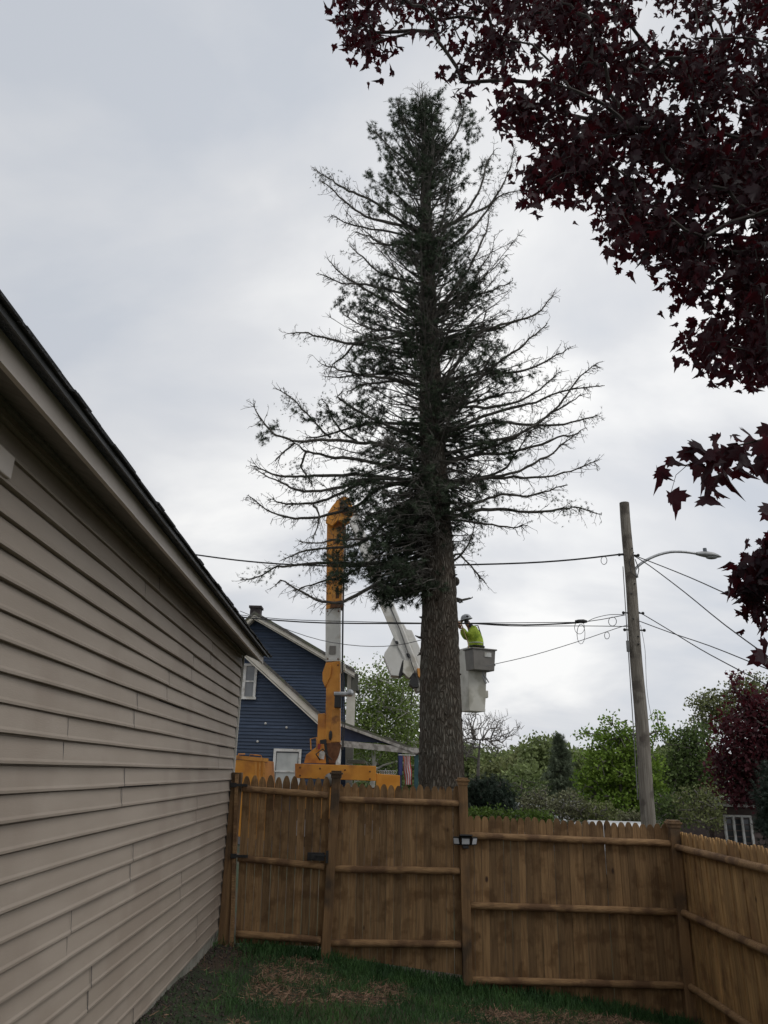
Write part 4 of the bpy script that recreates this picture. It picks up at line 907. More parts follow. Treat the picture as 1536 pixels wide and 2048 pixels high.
    for (c, x, y) in cl:
        vis = x < 1580 and y > -80
        n = rnd.randint(8, 19) if vis else 10
        if x < 980 and y < 200: n = rnd.randint(3, 6)
        for _ in range(n):
            s = (.105 if y < 900 else .075) if vis else .2
            if not vis and rnd.random() < .35: continue
            p = c + Vector((rnd.gauss(0, s), rnd.gauss(0, s), rnd.gauss(-.02, s)))
            C.append(p); A.append((rnd.gauss(-.25, .55), rnd.gauss(0, .55), -1.0 + rnd.gauss(0, .5))); Z.append(rnd.uniform(.07, .135) * (1 if vis else 1.7))
            if vis:
                mb2 = None
    # big near leaves: (px, py of stalk end, size px, lean x)
    nl = [(1314, 935, 62, .1), (1340, 985, 62, .35), (1322, 940, 36, .9), (1345, 912, 40, .8), (1385, 895, 58, .1), (1402, 888, 60, -.1), (1425, 885, 52, .2), (1432, 905, 60, .1), (1408, 915, 62, .15), (1455, 895, 62, 0), (1450, 920, 66, .25), (1470, 870, 30, .5), (1465, 868, 28, -.6), (1500, 868, 66, -.1), (1492, 895, 66, 0), (1525, 880, 60, .2), (1510, 915, 62, .3),
          (1400, 950, 50, .2), (1405, 960, 58, .3), (1428, 975, 46, .4), (1418, 990, 62, .05), (1455, 950, 62, .1), (1480, 930, 50, .5), (1530, 925, 66, 0), (1442, 872, 40, -.8), (1480, 905, 60, -.2), (1540, 850, 60, 0), (1395, 930, 44, -.3), (1536, 940, 60, .1), (1415, 898, 50, -.4), (1475, 885, 56, .1),
          (1528, 1300, 66, .2), (1540, 1320, 70, 0), (1545, 1010, 60, 0), (1512, 900, 60, .1), (1550, 1180, 50, 0), (1536, 1285, 40, -.6)]
    for px, py, s, lx in nl:
        Y = 3.45 + rnd.gauss(0, .07); C.append(P(px, py, Y)); A.append((lx, rnd.gauss(0, .35), -1)); Z.append(s * mpp(px, py, Y) * .92)
    scatter('crown', C, A, Z, LEAF_T, LEAF_F, M_plum, T, fold=np.random.uniform(.05, 1.25, len(C))); print('plum leaves', len(C))
plum()

# ---------------------------------------------------------------- blue house
def clap(mb, poly, Y, ex=.118, lip=.034):
    """lap siding clipped to a convex polygon in the x-z plane"""
    zs = [p[1] for p in poly]; z = min(zs); n = len(poly)
    def span(z):
        xs = []
        for i in range(n):
            (x0, z0), (x1, z1) = poly[i], poly[(i + 1) % n]
            if abs(z1 - z0) < 1e-9: continue
            if min(z0, z1) <= z <= max(z0, z1): xs.append(x0 + (x1 - x0) * (z - z0) / (z1 - z0))
        return (min(xs), max(xs)) if len(xs) > 1 else None
    while z < max(zs) - .01:
        z2 = min(z + ex, max(zs) - .002); a = span(z + .001); b = span(z2 - .001)
        if a and b: mb.add([(a[0], Y - lip, z), (a[1], Y - lip, z), (b[1], Y - .003, z2), (b[0], Y - .003, z2), (a[0], Y, z), (a[1], Y, z)], [(0, 1, 2, 3), (4, 5, 1, 0)])
        z = z2
    mb.prism([Vector((x, Y + .0, z)) for x, z in poly], (0, .15, 0))
def xz(px, py, Y): p = P(px, py, Y); return (p.x, p.z)
def window(parent, x0, y0, x1, y1, Y, blind=True):
    Y -= .045
    a = P(x0, y0, Y - .03); b = P(x1, y1, Y - .03); cx, cz = (a.x + b.x) / 2, (a.z + b.z) / 2; W_, H = b.x - a.x, a.z - b.z; t = .09
    m = MB()
    m.box((cx, Y - .04, a.z - t / 2), (W_, .06, t)); m.box((cx, Y - .05, b.z + t / 2), (W_ + .06, .09, t)); m.box((a.x + t / 2, Y - .04, cz), (t, .058, H - 2 * t)); m.box((b.x - t / 2, Y - .04, cz), (t, .058, H - 2 * t)); m.box((cx, Y - .035, cz), (W_ - 2 * t, .045, .05))
    f = m.build('window', M_wtrim, parent)
    MB().box((cx, Y - .022, cz + H / 4 - t / 4), (W_ - 2 * t, .012, H / 2 - t)).box((cx, Y - .022, cz - H / 4 + t / 4), (W_ - 2 * t, .012, H / 2 - t)).build('pane', M_glass, f)
    if blind: MB().box((cx, Y - .0295, cz + H * .02), (W_ - 2 * t - .06, .002, H - 2 * t - .16)).build('blind', M_blind, f)
def rake(parent, pts, Y, w_, over, back, roofm, name='rake_trim'):
    """boards along px polyline at depth Y-over with a roof slab above running back"""
    for (a, b) in zip(pts, pts[1:]):
        A = P(*a, Y - over); B = P(*b, Y - over)
        MB().prism([A, B, B - Vector((0, 0, w_)), A - Vector((0, 0, w_))], (0, .05, 0)).build(name, M_cream, parent)
        up = Vector((0, 0, .12)); MB().prism([A + Vector((0, -.04, .003)), B + Vector((0, -.04, .003)), B + Vector((0, -.04, 0)) + up, A + Vector((0, -.04, 0)) + up], (0, back, 0)).build('roof', M_roof2, parent)
        MB().prism([A - Vector((0, 0, w_ * .75)), B - Vector((0, 0, w_ * .75)), B - Vector((0, 0, w_ * .75 + .03)), A - Vector((0, 0, w_ * .75 + .03))], (0, over - .02, 0)).build('soffit', M_cream, parent)
M_pfas = mat('weathered_white', (.30, .29, .27), (.46, .45, .42), 9, .8, c3=(.2, .19, .17), s3=6)
M_roof2 = mat('grey_shingle', (.07, .065, .06), (.12, .115, .105), 12, .9, .4, c3=(.10, .11, .07), s3=2)
def blue_house():
    Ym, Yw = 30.0, 27.6
    h = thing('blue_house', 'dark blue clapboard house with pale rakes and an open porch behind the truck', 'building', P(580, 1600, Ym))
    bx, bz = xz(690, 1660, Ym)
    ml = [xz(450, 1650, Ym), xz(692, 1660, Ym), xz(689, 1338, Ym), xz(509, 1233, Ym), xz(450, 1290, Ym)]
    mb = MB(); clap(mb, ml, Ym); mb.build('gable_wall', M_blue, h)
    rake(h, [(440, 1292), (508, 1228), (600, 1281), (709, 1345)], Ym, .20, .45, 9.0, None)
    # side wall and cream corner at the right end
    p = P(693, 1400, Ym); zt = P(700, 1345, Ym).z
    MB().box((p.x + .17, Ym + .1, (zt - 3) / 2), (.34, .2, zt + 3)).build('corner_board', M_cream, h)
    MB().box((p.x + .30, Ym - .12, P(698, 1365, Ym).z), (.28, .14, .65)).build('shutter_box', mat('olive_box', (.07, .075, .06), (.1, .1, .085), 4), h)
    c = P(512, 1224, Ym + .6); m = MB(); m.box(c + Vector((0, 0, -.3)), (.42, .5, 1.0)); m.box(c + Vector((0, 0, .17)), (.52, .6, .09)); m.build('chimney', mat('chimney_dark', (.03, .025, .025), (.05, .04, .04), 10, .9), h)
    # nearer wing
    wl = [xz(400, 1650, Yw), xz(656, 1660, Yw), xz(652, 1462, Yw), xz(640, 1446, Yw), xz(512, 1330, Yw), xz(400, 1225, Yw)]
    mb = MB(); clap(mb, wl, Yw); mb.build('wing_wall', M_blue, h)
    MB().box(((P(400, 1500, Yw).x + P(650, 1500, Yw).x) / 2, (Yw + Ym) / 2 + .05, 0), (P(648, 1500, Yw).x - P(400, 1500, Yw).x, Ym - Yw - .35, 4)).build('wing_core', M_blue, h)
    rake(h, [(400, 1213), (515, 1318), (648, 1440)], Yw, .34, .35, Ym - Yw + .3, None)
    window(h, 489, 1327, 510, 1399, Yw, False); window(h, 548, 1497, 598, 1590, Yw)
    for (x, y) in ((531, 1447), (515, 1483), (573, 1455)):
        MB().ball(P(x, y, Yw - .03), .045, 8, 5).build('cable_clip', M_wtrim, h)
    # porch
    Yp = 26.4
    A = P(676, 1440, Yp); B = P(842, 1500, Yp); m = MB()
    m.prism([A, B, B - Vector((0, 0, .10)), A - Vector((0, 0, .10))], (0, 3.4, 0)); pr = m.build('porch_roof', M_roof2, h)
    MB().prism([A + Vector((0, -.03, -.08)), B + Vector((0, -.03, -.08)), B - Vector((0, .03, .17)), A - Vector((0, .03, .17))], (0, .028, 0)).build('porch_fascia', M_pfas, h)
    a2, b2 = P(680, 1487, Yp + .1), P(838, 1503, Yp + .1)
    MB().bar(a2, b2, .22, .20, up=Vector((0, 0, 1))).build('porch_beam', M_pfas, h)
    tri = [P(684, 1452, Yp + .18), P(800, 1488, Yp + .18), P(684, 1482, Yp + .18)]
    MB().prism(tri, (0, .05, 0)).build('porch_gable', M_dblue, h)
    MB().prism([P(684, 1488, Yp + .2), P(838, 1505, Yp + .2), P(838, 1505, Yp + 3.2), P(684, 1488, Yp + 3.2)], (0, 0, -.03)).build('porch_ceiling', M_dblue, h)
    for px, m_ in ((800, M_dblue), (833, M_teal)):
        t = P(px, 1503, Yp + .1); b = Vector((t.x, t.y, gz(t.x, t.y))); MB().bar(b, t, .14, .14, up=Vector((0, 1, 0))).build('porch_post', m_, h)
    t = P(678, 1490, Yp + .1); MB().bar(Vector((t.x, t.y, gz(t.x, t.y))), t, .16, .16, up=Vector((0, 1, 0))).build('porch_post', M_wtrim, h)
    # flag on the porch: hanging stripes
    f = thing('striped_flag', 'red and white striped flag hanging between the dark porch posts', 'flag', P(814, 1510, Yp - .1))
    x0 = P(806, 1512, Yp - .1); hh = .9; nst = 7
    for k in range(nst):
        m = MB(); w1 = .25 / nst
        for z_ in range(8):
            f0, f1 = z_ / 8, (z_ + 1) / 8
            def fp(u, v): return Vector((x0.x + u + .08 * v + .015 * math.sin(9 * v + u * 12), x0.y + .05 * math.sin(u * 26 + v * 3), x0.z - v * hh))
            m.add([fp(k * w1, f0), fp((k + 1) * w1, f0), fp((k + 1) * w1, f1), fp(k * w1, f1)], [(0, 1, 2, 3)])
        m.build('stripe', M_red if k % 2 == 0 else M_flagw, f)
    MB().box(x0 + Vector((-.07, 0, -.3)), (.12, .02, .62)).build('canton', M_flagb, f)
    MB().tube([x0 + Vector((-.15, .02, .03)), x0 + Vector((.42, .02, .03))], .015, 6).build('flag_staff', M_wtrim, f)
blue_house()

# ---------------------------------------------------------------- brown house far right, shed, cars
def brown_house():
    Y = 24.5; M_br = mat('brown_siding', (.075, .05, .045), (.10, .07, .062), 3, .7, .1, (1, 1, 5))
    h = thing('brown_house', 'small brown sided house with a triple white window behind the side fence', 'building', P(1480, 1700, Y))
    poly = [xz(1432, 1760, Y), xz(1640, 1790, Y), xz(1640, 1622, Y), xz(1432, 1612, Y)]
    mb = MB(); clap(mb, poly, Y, .17); mb.build('wall', M_br, h)
    a = P(1428, 1604, Y - .25); b = P(1650, 1616, Y - .25)
    MB().prism([a, b, b - Vector((0, 0, .1)), a - Vector((0, 0, .1))], (0, .04, 0)).build('fascia', M_wtrim, h)
    MB().prism([a + Vector((-.05, -.03, .004)), b + Vector((0, -.03, .004)), b + Vector((0, 1.3, .12)), a + Vector((.2, 1.3, .12))], (0, 0, .06)).build('roof', M_roof2, h)
    MB().box(((poly[0][0] + poly[1][0]) / 2, Y + 2, (poly[0][1] + poly[2][1]) / 2), (poly[1][0] - poly[0][0] - .1, 3.6, poly[2][1] - poly[0][1] - .1)).build('side_wall', M_br, h)
    x0, x1 = P(1450, 1660, Y).x, P(1502, 1660, Y).x; zt, zb = P(1475, 1632, Y).z, P(1475, 1710, Y).z
    m = MB(); cx = (x0 + x1) / 2; cz = (zt + zb) / 2; H = zt - zb
    m.box((cx, Y - .05, zt), (x1 - x0 + .08, .08, .06)); m.box((cx, Y - .05, zb), (x1 - x0 + .08, .08, .06))
    for i in range(4): m.box((x0 + (x1 - x0) * i / 3, Y - .05, cz), (.065, .075, H - .07))
    f = m.build('window', M_wtrim, h)
    MB().box((cx, Y - .02, cz), (x1 - x0, .015, H)).build('pane', mat('dark_pane', (.02, .025, .03), (.06, .065, .07), 1.5, .05), f)
brown_house()
def shed():
    Y = 40; h = thing('white_shed', 'low pale building with a light roof behind the brown shrubs', 'building', P(1130, 1620, Y))
    a, b = P(1085, 1615, Y), P(1185, 1618, Y); MB().prism([a, b, b + Vector((.2, 3, .3)), a + Vector((-.2, 3, .3))], (0, 0, .06)).build('roof', mat('pale_roof', (.17, .17, .18), (.24, .24, .25), 3, .7), h)
    MB().box(((a.x + b.x) / 2, Y + 1.6, a.z - 1.0), (b.x - a.x - .3, 3, 2)).build('wall', mat('pale_wall', (.3, .29, .28), (.36, .35, .34), 3, .8), h)
shed()
def car(label, px, py, Y, mt, ang=0, group='cars parked beyond the fence'):
    c = P(px, py, Y); g = gz(c.x, Y); z = c.z - 1.42                        # roof top at the given pixel
    t = thing('parked_car', label, 'car', (c.x, Y, z), group); t.rotation_euler = (0, 0, ang)
    o = world_loc(t)
    def loc(pts): return [Vector(p) + o for p in pts]
    side = [(-2.2, .35), (-2.25, .75), (-2.1, .9), (-1.6, .95), (-1.1, 1.38), (-.6, 1.45), (.6, 1.45), (1.05, 1.3), (1.5, .98), (2.1, .88), (2.25, .7), (2.2, .35)]
    m = MB(); m.prism(loc([(x, -.85, z_) for x, z_ in side]), (0, 1.7, 0)); m.build('body', mt, t, bevel=.08)
    m = MB(); m.prism(loc([(-1.45, -.86, .97), (-1.03, -.86, 1.34), (-.58, -.86, 1.38), (.58, -.86, 1.38), (.98, -.86, 1.26), (1.32, -.86, .99)]), (0, 1.72, 0)); m.build('side_windows', M_glass, t)
    for x in (-1.4, 1.4):
        for y in (-.8, .8):
            m = MB(); m.tube(loc([(x, y - .11, .33), (x, y + .11, .33)]), .33, 18); m.build('wheel', M_rubber, t)
M_carw = mat('white_car_paint', (.55, .56, .57), (.6, .61, .62), 2, .3); M_cars = mat('silver_car_paint', (.32, .34, .36), (.4, .42, .44), 2, .3)
car('white car roof showing above the fence left of the utility pole', 1243, 1647, 21.5, M_carw, R_(84))
car('silver car half hidden behind the dark evergreen and vines', 1030, 1608, 30, M_cars, R_(8))

# ---------------------------------------------------------------- utility pole, lamp, wires
PY = 18.0
def pole():
    top, bot = P(1249, 1006, PY), P(1299, 1660, PY); d = (bot - top).normalized(); base = bot + d * ((bot.z - gz(bot.x, PY)) / -d.z)
    t = thing('utility_pole', 'leaning weathered wooden utility pole right of the tall spruce', 'pole', base)
    rt, rb = 9.3 * mpp(1249, 1006, PY), 15.5 * mpp(1299, 1650, PY); n = 26; rnd = random.Random(2)
    pts = [base.lerp(top, i / n) + Vector((math.sin(i * .7) * .012, 0, 0)) for i in range(n + 1)]
    MB().tube(pts, [rb + (rt - rb) * i / n for i in range(n + 1)], 20).build('shaft', M_pole, t, smooth=False)
    def at(py): return P(1249 + (py - 1006) * (50 / 654), py, PY)
    for py in (1112, 1228, 1262):
        c = at(py); m = MB(); m.tube([c + Vector((-.24, -.02, .02)), c + Vector((.24, -.02, .02))], .018, 6); m.ball(c + Vector((-.24, -.02, .02)), .04, 8, 6); m.ball(c + Vector((.24, -.02, .02)), .04, 8, 6); m.build('through_bolt', M_black, t)
    for py in (1100, 1170, 1190, 1240, 1275, 1290):
        c = at(py); MB().ball(c + Vector((rnd.uniform(-.06, .06), -.15, 0)), .022, 6, 5).build('bolt_head', M_black, t)
    m = MB(); c = at(1150)
    m.tube([at(1108) + Vector((.08, -.17, 0)), at(1130) + Vector((-.06, -.19, 0)), c + Vector((-.03, -.19, 0)), at(1158) + Vector((.12, -.17, 0)), at(1140) + Vector((.2, -.1, 0)), at(1122) + Vector((.1, -.17, 0))], .012, 5); m.build('jumper_cable', M_wire, t)
    m = MB(); m.tube([at(1135) + Vector((-.19, -.08, 0)), at(1290) + Vector((-.21, -.08, 0)), at(1420) + Vector((-.22, -.08, 0)), at(1600) + Vector((-.24, -.08, 0))], .012, 5); m.build('ground_wire', M_gwire, t)
    m = MB(); m.bar(at(1283) + Vector((-.21, -.08, 0)), at(1305) + Vector((-.21, -.08, 0)), .06, .06); m.build('conduit_box', M_gwire, t)
    # street lamp
    s = thing('street_lamp', 'cobra head street lamp on a curved arm fixed to the wooden pole', 'lamp', at(1140))
    pa = [at(1155) + Vector((.18, 0, 0)), P(1270, 1140, PY), P(1285, 1125, PY), P(1310, 1112, PY), P(1340, 1104, PY), P(1370, 1104, PY), P(1398, 1108, PY)]
    MB().tube(smooth_path(pa, rnd), .035, 8).build('arm', M_steel, s, smooth=True)
    a = P(1393, 1108, PY); b = P(1443, 1114, PY); ax = (b - a).normalized()
    V = []; fr = [(0, .055, .05), (.05, .06, .06), (.2, .085, .085), (.45, .125, .10), (.65, .13, .09), (.85, .08, .055), (.97, .03, .02), (1, .008, .008)]
    m = MB(); n = 14; L_ = (b - a).length; base_ = 0
    for (u, wy, wz) in fr:
        c = a + ax * L_ * u
        for k in range(n):
            an = 2 * math.pi * k / n; m.v.append(tuple(c + Vector((0, wy * math.cos(an), wz * (math.sin(an) if math.sin(an) > 0 else .55 * math.sin(an)))))) 
    for i in range(len(fr) - 1):
        for k in range(n): m.f.append((i * n + k, i * n + (k + 1) % n, (i + 1) * n + (k + 1) % n, (i + 1) * n + k))
    m.f.append(tuple(range(n))); m.build('lamp_head', M_lamp, s, smooth=True)
    c = a + ax * L_ * .6 + Vector((0, 0, -.045)); MB().ball(c, .1, 12, 8, (1.5, 1, .45)).build('lens', mat('lamp_lens', (.25, .26, .26), (.32, .33, .33), 5, .2), s, smooth=True)
    c = a + ax * L_ * .36 + Vector((0, 0, .09)); MB().tube([c, c + Vector((0, 0, .09))], [.05, .045], 10).build('photocell', mat('photocell', (.10, .12, .14), (.14, .16, .18), 6, .5), s)
    return at
at_pole = pole()
def wire(label, pts, r, mt=None, group='overhead wires on the utility pole', name='overhead_wire', cat='wire'):
    rnd = random.Random(len(label)); q = smooth_path([P(*p) for p in pts], rnd, 0); m = MB(); m.tube(q, r, 5, False); o = m.build(name, mt or M_wire); tag(o, label, cat, group); return o
def wires():
    y = PY
    wire('thick upper cable crossing behind the spruce from the pole to the tan roof', [(380, 1108, 20.5), (470, 1120, 20.2), (560, 1128, 19.8), (660, 1132, 19.4), (780, 1133, 18.9), (915, 1130, 18.4), (1050, 1126, 18.2), (1150, 1119, 18.1), (1246, 1108, y)], .022)
    wire('highest thin wire of the middle pair running left from the pole', [(430, 1224, 20.5), (560, 1238, 20), (700, 1243, 19.4), (850, 1246, 18.7), (960, 1246, 18.4), (1100, 1245, 18.2), (1175, 1243, y), (1250, 1230, y)], .010)
    wire('thick black bundle running across the worker to the splice', [(430, 1228, 20.4), (520, 1238, 20.1), (650, 1246, 19.5), (850, 1247, 18.7), (940, 1247, 18.4), (1050, 1250, 18.2), (1150, 1246, 18.1), (1170, 1243, y)], .019)
    wire('lower wire of the middle group reaching the pole under the coils', [(940, 1247, 18.4), (1020, 1252, 18.3), (1100, 1252, 18.2), (1180, 1252, y), (1256, 1253, y)], .010)
    wire('thin grey wire rising from the bucket to the pole', [(972, 1332, 17.9), (1060, 1312, y), (1150, 1285, y), (1235, 1256, y), (1256, 1250, y)], .009, M_gwire)
    wire('sagging thin wire passing in front of the orange boom', [(480, 1222, 21), (560, 1254, 20.6), (640, 1280, 20.2), (720, 1292, 19.8), (790, 1291, 19.4), (850, 1278, 19.0)], .010, M_gwire)
    wire('upper right wire sloping from the pole toward the maple leaves', [(1265, 1110, y), (1300, 1123, 17.2), (1380, 1155, 15.5), (1470, 1195, 13.7), (1600, 1248, 12)], .012)
    wire('steep right wire dropping from the pole top cable behind the leaves', [(1265, 1110, y), (1300, 1132, 17.2), (1370, 1185, 15.6), (1450, 1250, 14), (1560, 1330, 12)], .012)
    wire('lower right wire with the steeper slope from the mid pole hook', [(1278, 1224, y), (1330, 1255, 17), (1400, 1298, 15.4), (1470, 1336, 14), (1600, 1405, 12)], .011)
    wire('lower right wire with the gentler slope from the mid pole hook', [(1278, 1242, y), (1340, 1265, 17), (1420, 1292, 15.2), (1520, 1332, 13.4), (1620, 1372, 12)], .011)
    wire('thin loose wire hanging down beside the right of the pole', [(1281, 1250, y), (1290, 1300, y), (1293, 1370, y), (1300, 1420, y), (1316, 1480, y)], .006, M_gwire)
    wire('connecting lead from the splice over to the pole hook', [(1175, 1243, y), (1190, 1236, y), (1215, 1230, y), (1235, 1229, y), (1253, 1230, y)], .008)
    # splice and coils
    m = MB(); a, b = P(1150, 1242, y), P(1174, 1243, y); m.tube([a, a.lerp(b, .3), a.lerp(b, .7), b], [.02, .045, .055, .03], 8); tag(m.build('cable_splice', M_black), 'black cable splice hanging left of the pole among the coils', 'splice')
    for i, (cx, cy, rx, ry, Y_, lb) in enumerate(((1208, 1121, 6, 8, y, 'small coil of spare wire under the upper cable'), (1225, 1243, 8, 9, y, 'round wire loop close to the pole'), (1214, 1271, 5, 7, y, 'lowest small wire loop near the pole'), (1162, 1268, 8, 20, y, 'long drooping wire loop under the splice'), (1159, 1255, 10, 13, y, 'wide flat wire loop under the splice'))):
        q = [P(cx + rx * math.cos(k * .45 + i), cy + ry * math.sin(k * .45 + i), Y_ + .02 * k) for k in range(17 if i else 30)]
        m = MB(); m.tube(q, .008, 4, False); tag(m.build('wire_coil', M_wire), lb, 'wire', 'wire coils by the utility pole')
wires()

# ---------------------------------------------------------------- bucket truck
def truck():
    Y = 23.0
    def V(px, py, dy=0): return P(px, py, Y + dy)
    g0 = gz(-2, Y)
    t = thing('bucket_truck', 'orange bucket truck with raised white and orange boom parked in front of the blue house', 'truck', (V(660, 1600).x, Y, g0))
    def pl(name, pts, dy, dep, m_, par=None, bev=.01):
        o = MB().prism([V(x, y, dy) for x, y in pts], (0, dep, 0)).build(name, m_, par or t, bevel=bev); return o
    # deck and bins
    pl('deck_side', [(590, 1527), (752, 1532), (752, 1562), (590, 1556)], -.5, 2.0, M_orange)
    pl('rear_bin', [(752, 1547), (800, 1551), (800, 1600), (752, 1600)], -.45, 1.9, M_orange)
    pl('lower_body', [(585, 1572), (752, 1578), (752, 1640), (585, 1636)], -.4, 1.8, M_orange2)
    pl('cab_box', [(470, 1519), (527, 1521), (531, 1600), (528, 1690), (470, 1690)], -.7, 2.2, M_orange)
    m = MB(); m.bar(V(470, 1514, -.7), V(534, 1520, -.7), .07, .1); m.bar(V(534, 1520, -.72), V(534, 1520, 1.3), .08, .1); m.build('box_rim', M_orange2, t)
    m = MB(); m.tube([V(498, 1519, -.5), V(500, 1509, -.5), V(522, 1511, -.5), V(524, 1521, -.5)], .018, 6); m.tube([V(476, 1516, -.4), V(477, 1508, -.4), V(490, 1508, -.4)], .018, 6); m.build('grab_rail', M_orange2, t)
    for k in range(3):
        a, b = V(512 + k * 8, 1524, -.71), V(512 + k * 8, 1572, -.71); m = MB(); m.bar(a, b, .05, .03); m.build('body_rib', M_orange2, t)
    m = MB(); m.bar(V(472, 1575, -.715), V(531, 1578, -.715), .05, .05); m.build('trim_bar', M_orange2, t)
    m = MB(); m.tube([V(622, 1500, -.3), V(621, 1478, -.3), V(633, 1475, -.3), V(634, 1500, -.3)], .022, 6); m.build('ladder_rail', M_orange2, t)
    pl('louvre', [(694, 1518), (730, 1520), (729, 1528), (695, 1526)], -.2, .6, mat('olive_metal', (.05, .06, .05), (.08, .085, .07), 5), t)
    m = MB(); m.ball(V(662, 1558, -.6), .19, 16, 8, (1, 1, .9)); m.build('hose_reel_cover', M_grey, t, smooth=True)
    for k in range(8):
        m = MB(); a = V(757 + k * 4.6, 1545, -.4); m.tube([a + Vector((.05 * math.cos(q * .7), .0, .05 * math.sin(q * .7))) for q in range(10)], .008, 4); m.build('chain_link', M_steel, t)
    # chassis, wheels
    m = MB(); m.bar(Vector((V(480, 1600).x, Y + .5, g0 + .75)), Vector((V(800, 1600).x, Y + .5, g0 + .75)), .9, .25); m.build('chassis', M_black, t)
    for px in (505, 610, 745):
        for dy in (-.45, 1.35):
            c = Vector((V(px, 1600).x, Y + dy, g0 + .5)); m = MB(); m.tube([c - Vector((0, .14, 0)), c + Vector((0, .14, 0))], .5, 22); w_ = m.build('wheel', M_rubber, t); m = MB(); m.tube([c - Vector((0, .16, 0)), c + Vector((0, .15, 0))], .24, 14); m.build('rim', M_steel, w_)
    # turret
    pl('turret_gusset', [(608, 1526), (612, 1510), (640, 1488), (648, 1488), (652, 1527)], -.15, .12, M_orange)
    pl('turret_gusset', [(608, 1526), (612, 1510), (640, 1488), (648, 1488), (652, 1527)], .35, .12, M_orange)
    m = MB(); m.box(V(644, 1510, -.19), (.16, .015, .22), Matrix.Rotation(R_(8), 3, 'Y')); m.build('placard', M_wtrim, t)
    m = MB(); m.box(V(638, 1493, -.195), (.085, .015, .15), Matrix.Rotation(R_(8), 3, 'Y')); m.build('warning_decal', M_red, t)
    m = MB(); m.tube([V(645, 1512, .1), V(647, 1430, .1)], [.10, .10], 12); m.build('lift_cylinder', M_orange, t, smooth=True)
    pl('cylinder_housing', [(636, 1428), (650, 1426), (652, 1500), (634, 1500)], -.02, .3, M_orange)
    pl('pivot_block', [(645, 1488), (678, 1484), (682, 1490), (676, 1512), (668, 1527), (652, 1527)], -.1, .4, M_rust)
    pl('pivot_core', [(640, 1480), (652, 1478), (658, 1527), (640, 1527)], -.12, .1, M_black)
    # lower boom
    lb = pl('lower_boom', [(650, 1500), (653, 1325), (680, 1322), (680, 1484)], -.05, .42, M_orange)
    pl('boom_plate', [(660, 1484), (664, 1420), (680, 1410), (680, 1484)], -.09, .035, M_orange2, lb)
    pl('boom_cheek', [(652, 1325), (645, 1345), (645, 1362), (650, 1374), (661, 1352), (663, 1332)], -.11, .5, M_orange, lb)
    pl('side_cover', [(680, 1325), (690, 1328), (690, 1340), (681, 1345)], .0, .3, M_cream, lb)
    m = MB(); m.box(V(676, 1400, -.25), (.20, .2, .46)); m.build('valve_box', M_black, t, bevel=.02)
    m = MB(); m.tube([V(668, 1388, -.3), V(700, 1388, -.3)], .07, 10); m.ball(V(700, 1386, -.3), .11, 10, 8); m.build('spotlight', M_steel, t)
    m = MB(); m.ball(V(661, 1471, -.1), .09, 10, 8, (.6, .3, 1.6)); m.build('oval_port', M_black, t)
    wb = pl('white_boom_section', [(651, 1323), (651, 1215), (681, 1213), (681, 1322)], -.03, .40, M_white)
    ub = pl('upper_mast', [(652, 1218), (653, 1120), (654, 1040), (664, 1036), (690, 1046), (686, 1130), (683, 1212)], -.06, .46, M_orange)
    pl('mast_groove', [(664, 1205), (665, 1110), (668, 1060), (674, 1060), (672, 1120), (671, 1205)], -.075, .012, M_orange2, ub, 0)
    pl('mast_collar', [(662, 1205), (684, 1200), (686, 1214), (660, 1216)], -.12, .5, M_rust, ub)
    for k in range(4): pl('mast_cutout', [(666, 1068 + k * 36), (678, 1068 + k * 36), (678, 1088 + k * 36), (666, 1090 + k * 36)], -.068, .01, M_rust, ub, 0)
    # elbow
    el = [(651, 1045), (654, 1028), (664, 1012), (676, 998), (688, 992), (698, 996), (705, 1012), (706, 1030), (700, 1044), (690, 1050), (676, 1040), (664, 1052)]
    eb = pl('elbow_plate', el, -.30, .12, M_orange, None, .015)
    pl('elbow_plate', el, .34, .12, M_orange, None, .015)
    for (x, y) in ((682, 1006), (681, 1014)): m = MB(); m.ball(V(x, y, -.32), .035, 8, 6); m.build('bolt', M_black, eb)
    m = MB(); m.tube([V(690, 1020, -.4), V(690, 1020, .5)], .15, 14); m.build('elbow_pin', M_rust, t)
    m = MB(); m.tube([V(686, 1034, -.1), V(688, 1065, -.15), V(692, 1075, -.2)], [.05, .045, .07], 8); m.ball(V(692, 1076, -.2), .1, 8, 6, (1.2, 1, .7)); m.build('link_rod', M_rust, t)
    # upper boom sloping down toward the worker
    a = V(700, 1020, .02); b = P(842, 1380, 20.6)
    m = MB(); m.bar(a, b, .34, .34, up=Vector((0, 1, 0))); m.build('upper_boom', M_white, t, bevel=.03)
    def U(x, y, dy=0):                                  # on the sloping boom
        f_ = (y - 1020) / 360; return P(x, y, 23.02 + (20.6 - 23.02) * f_ + dy)
    def pu(name, pts, dy, dep, m_): return MB().prism([U(x, y, dy) for x, y in pts], (0, dep, 0)).build(name, m_, t, bevel=.02)
    def c3(pts): return [(740 + x * .1953, 1180 + y * .1953) for x, y in pts]
    pu('boom_flange', c3([(60, 60), (110, 60), (300, 520), (470, 830), (420, 830), (285, 580), (235, 470)]), -.28, .05, M_white)
    pu('boom_fairing', c3([(240, 480), (205, 560), (150, 640), (140, 680), (215, 872), (320, 885), (345, 715), (285, 580)]), -.22, .55, M_white)
    pu('boom_cover', c3([(290, 345), (350, 350), (375, 400), (430, 412), (515, 600), (530, 810), (480, 800), (350, 590)]), -.20, .45, M_white)
    pu('tail_box', c3([(345, 715), (440, 742), (462, 830), (400, 905), (335, 842)]), -.30, .4, M_bucket)
    pu('tail_recess', c3([(330, 720), (345, 715), (345, 860), (300, 895), (290, 870)]), -.23, .3, M_black)
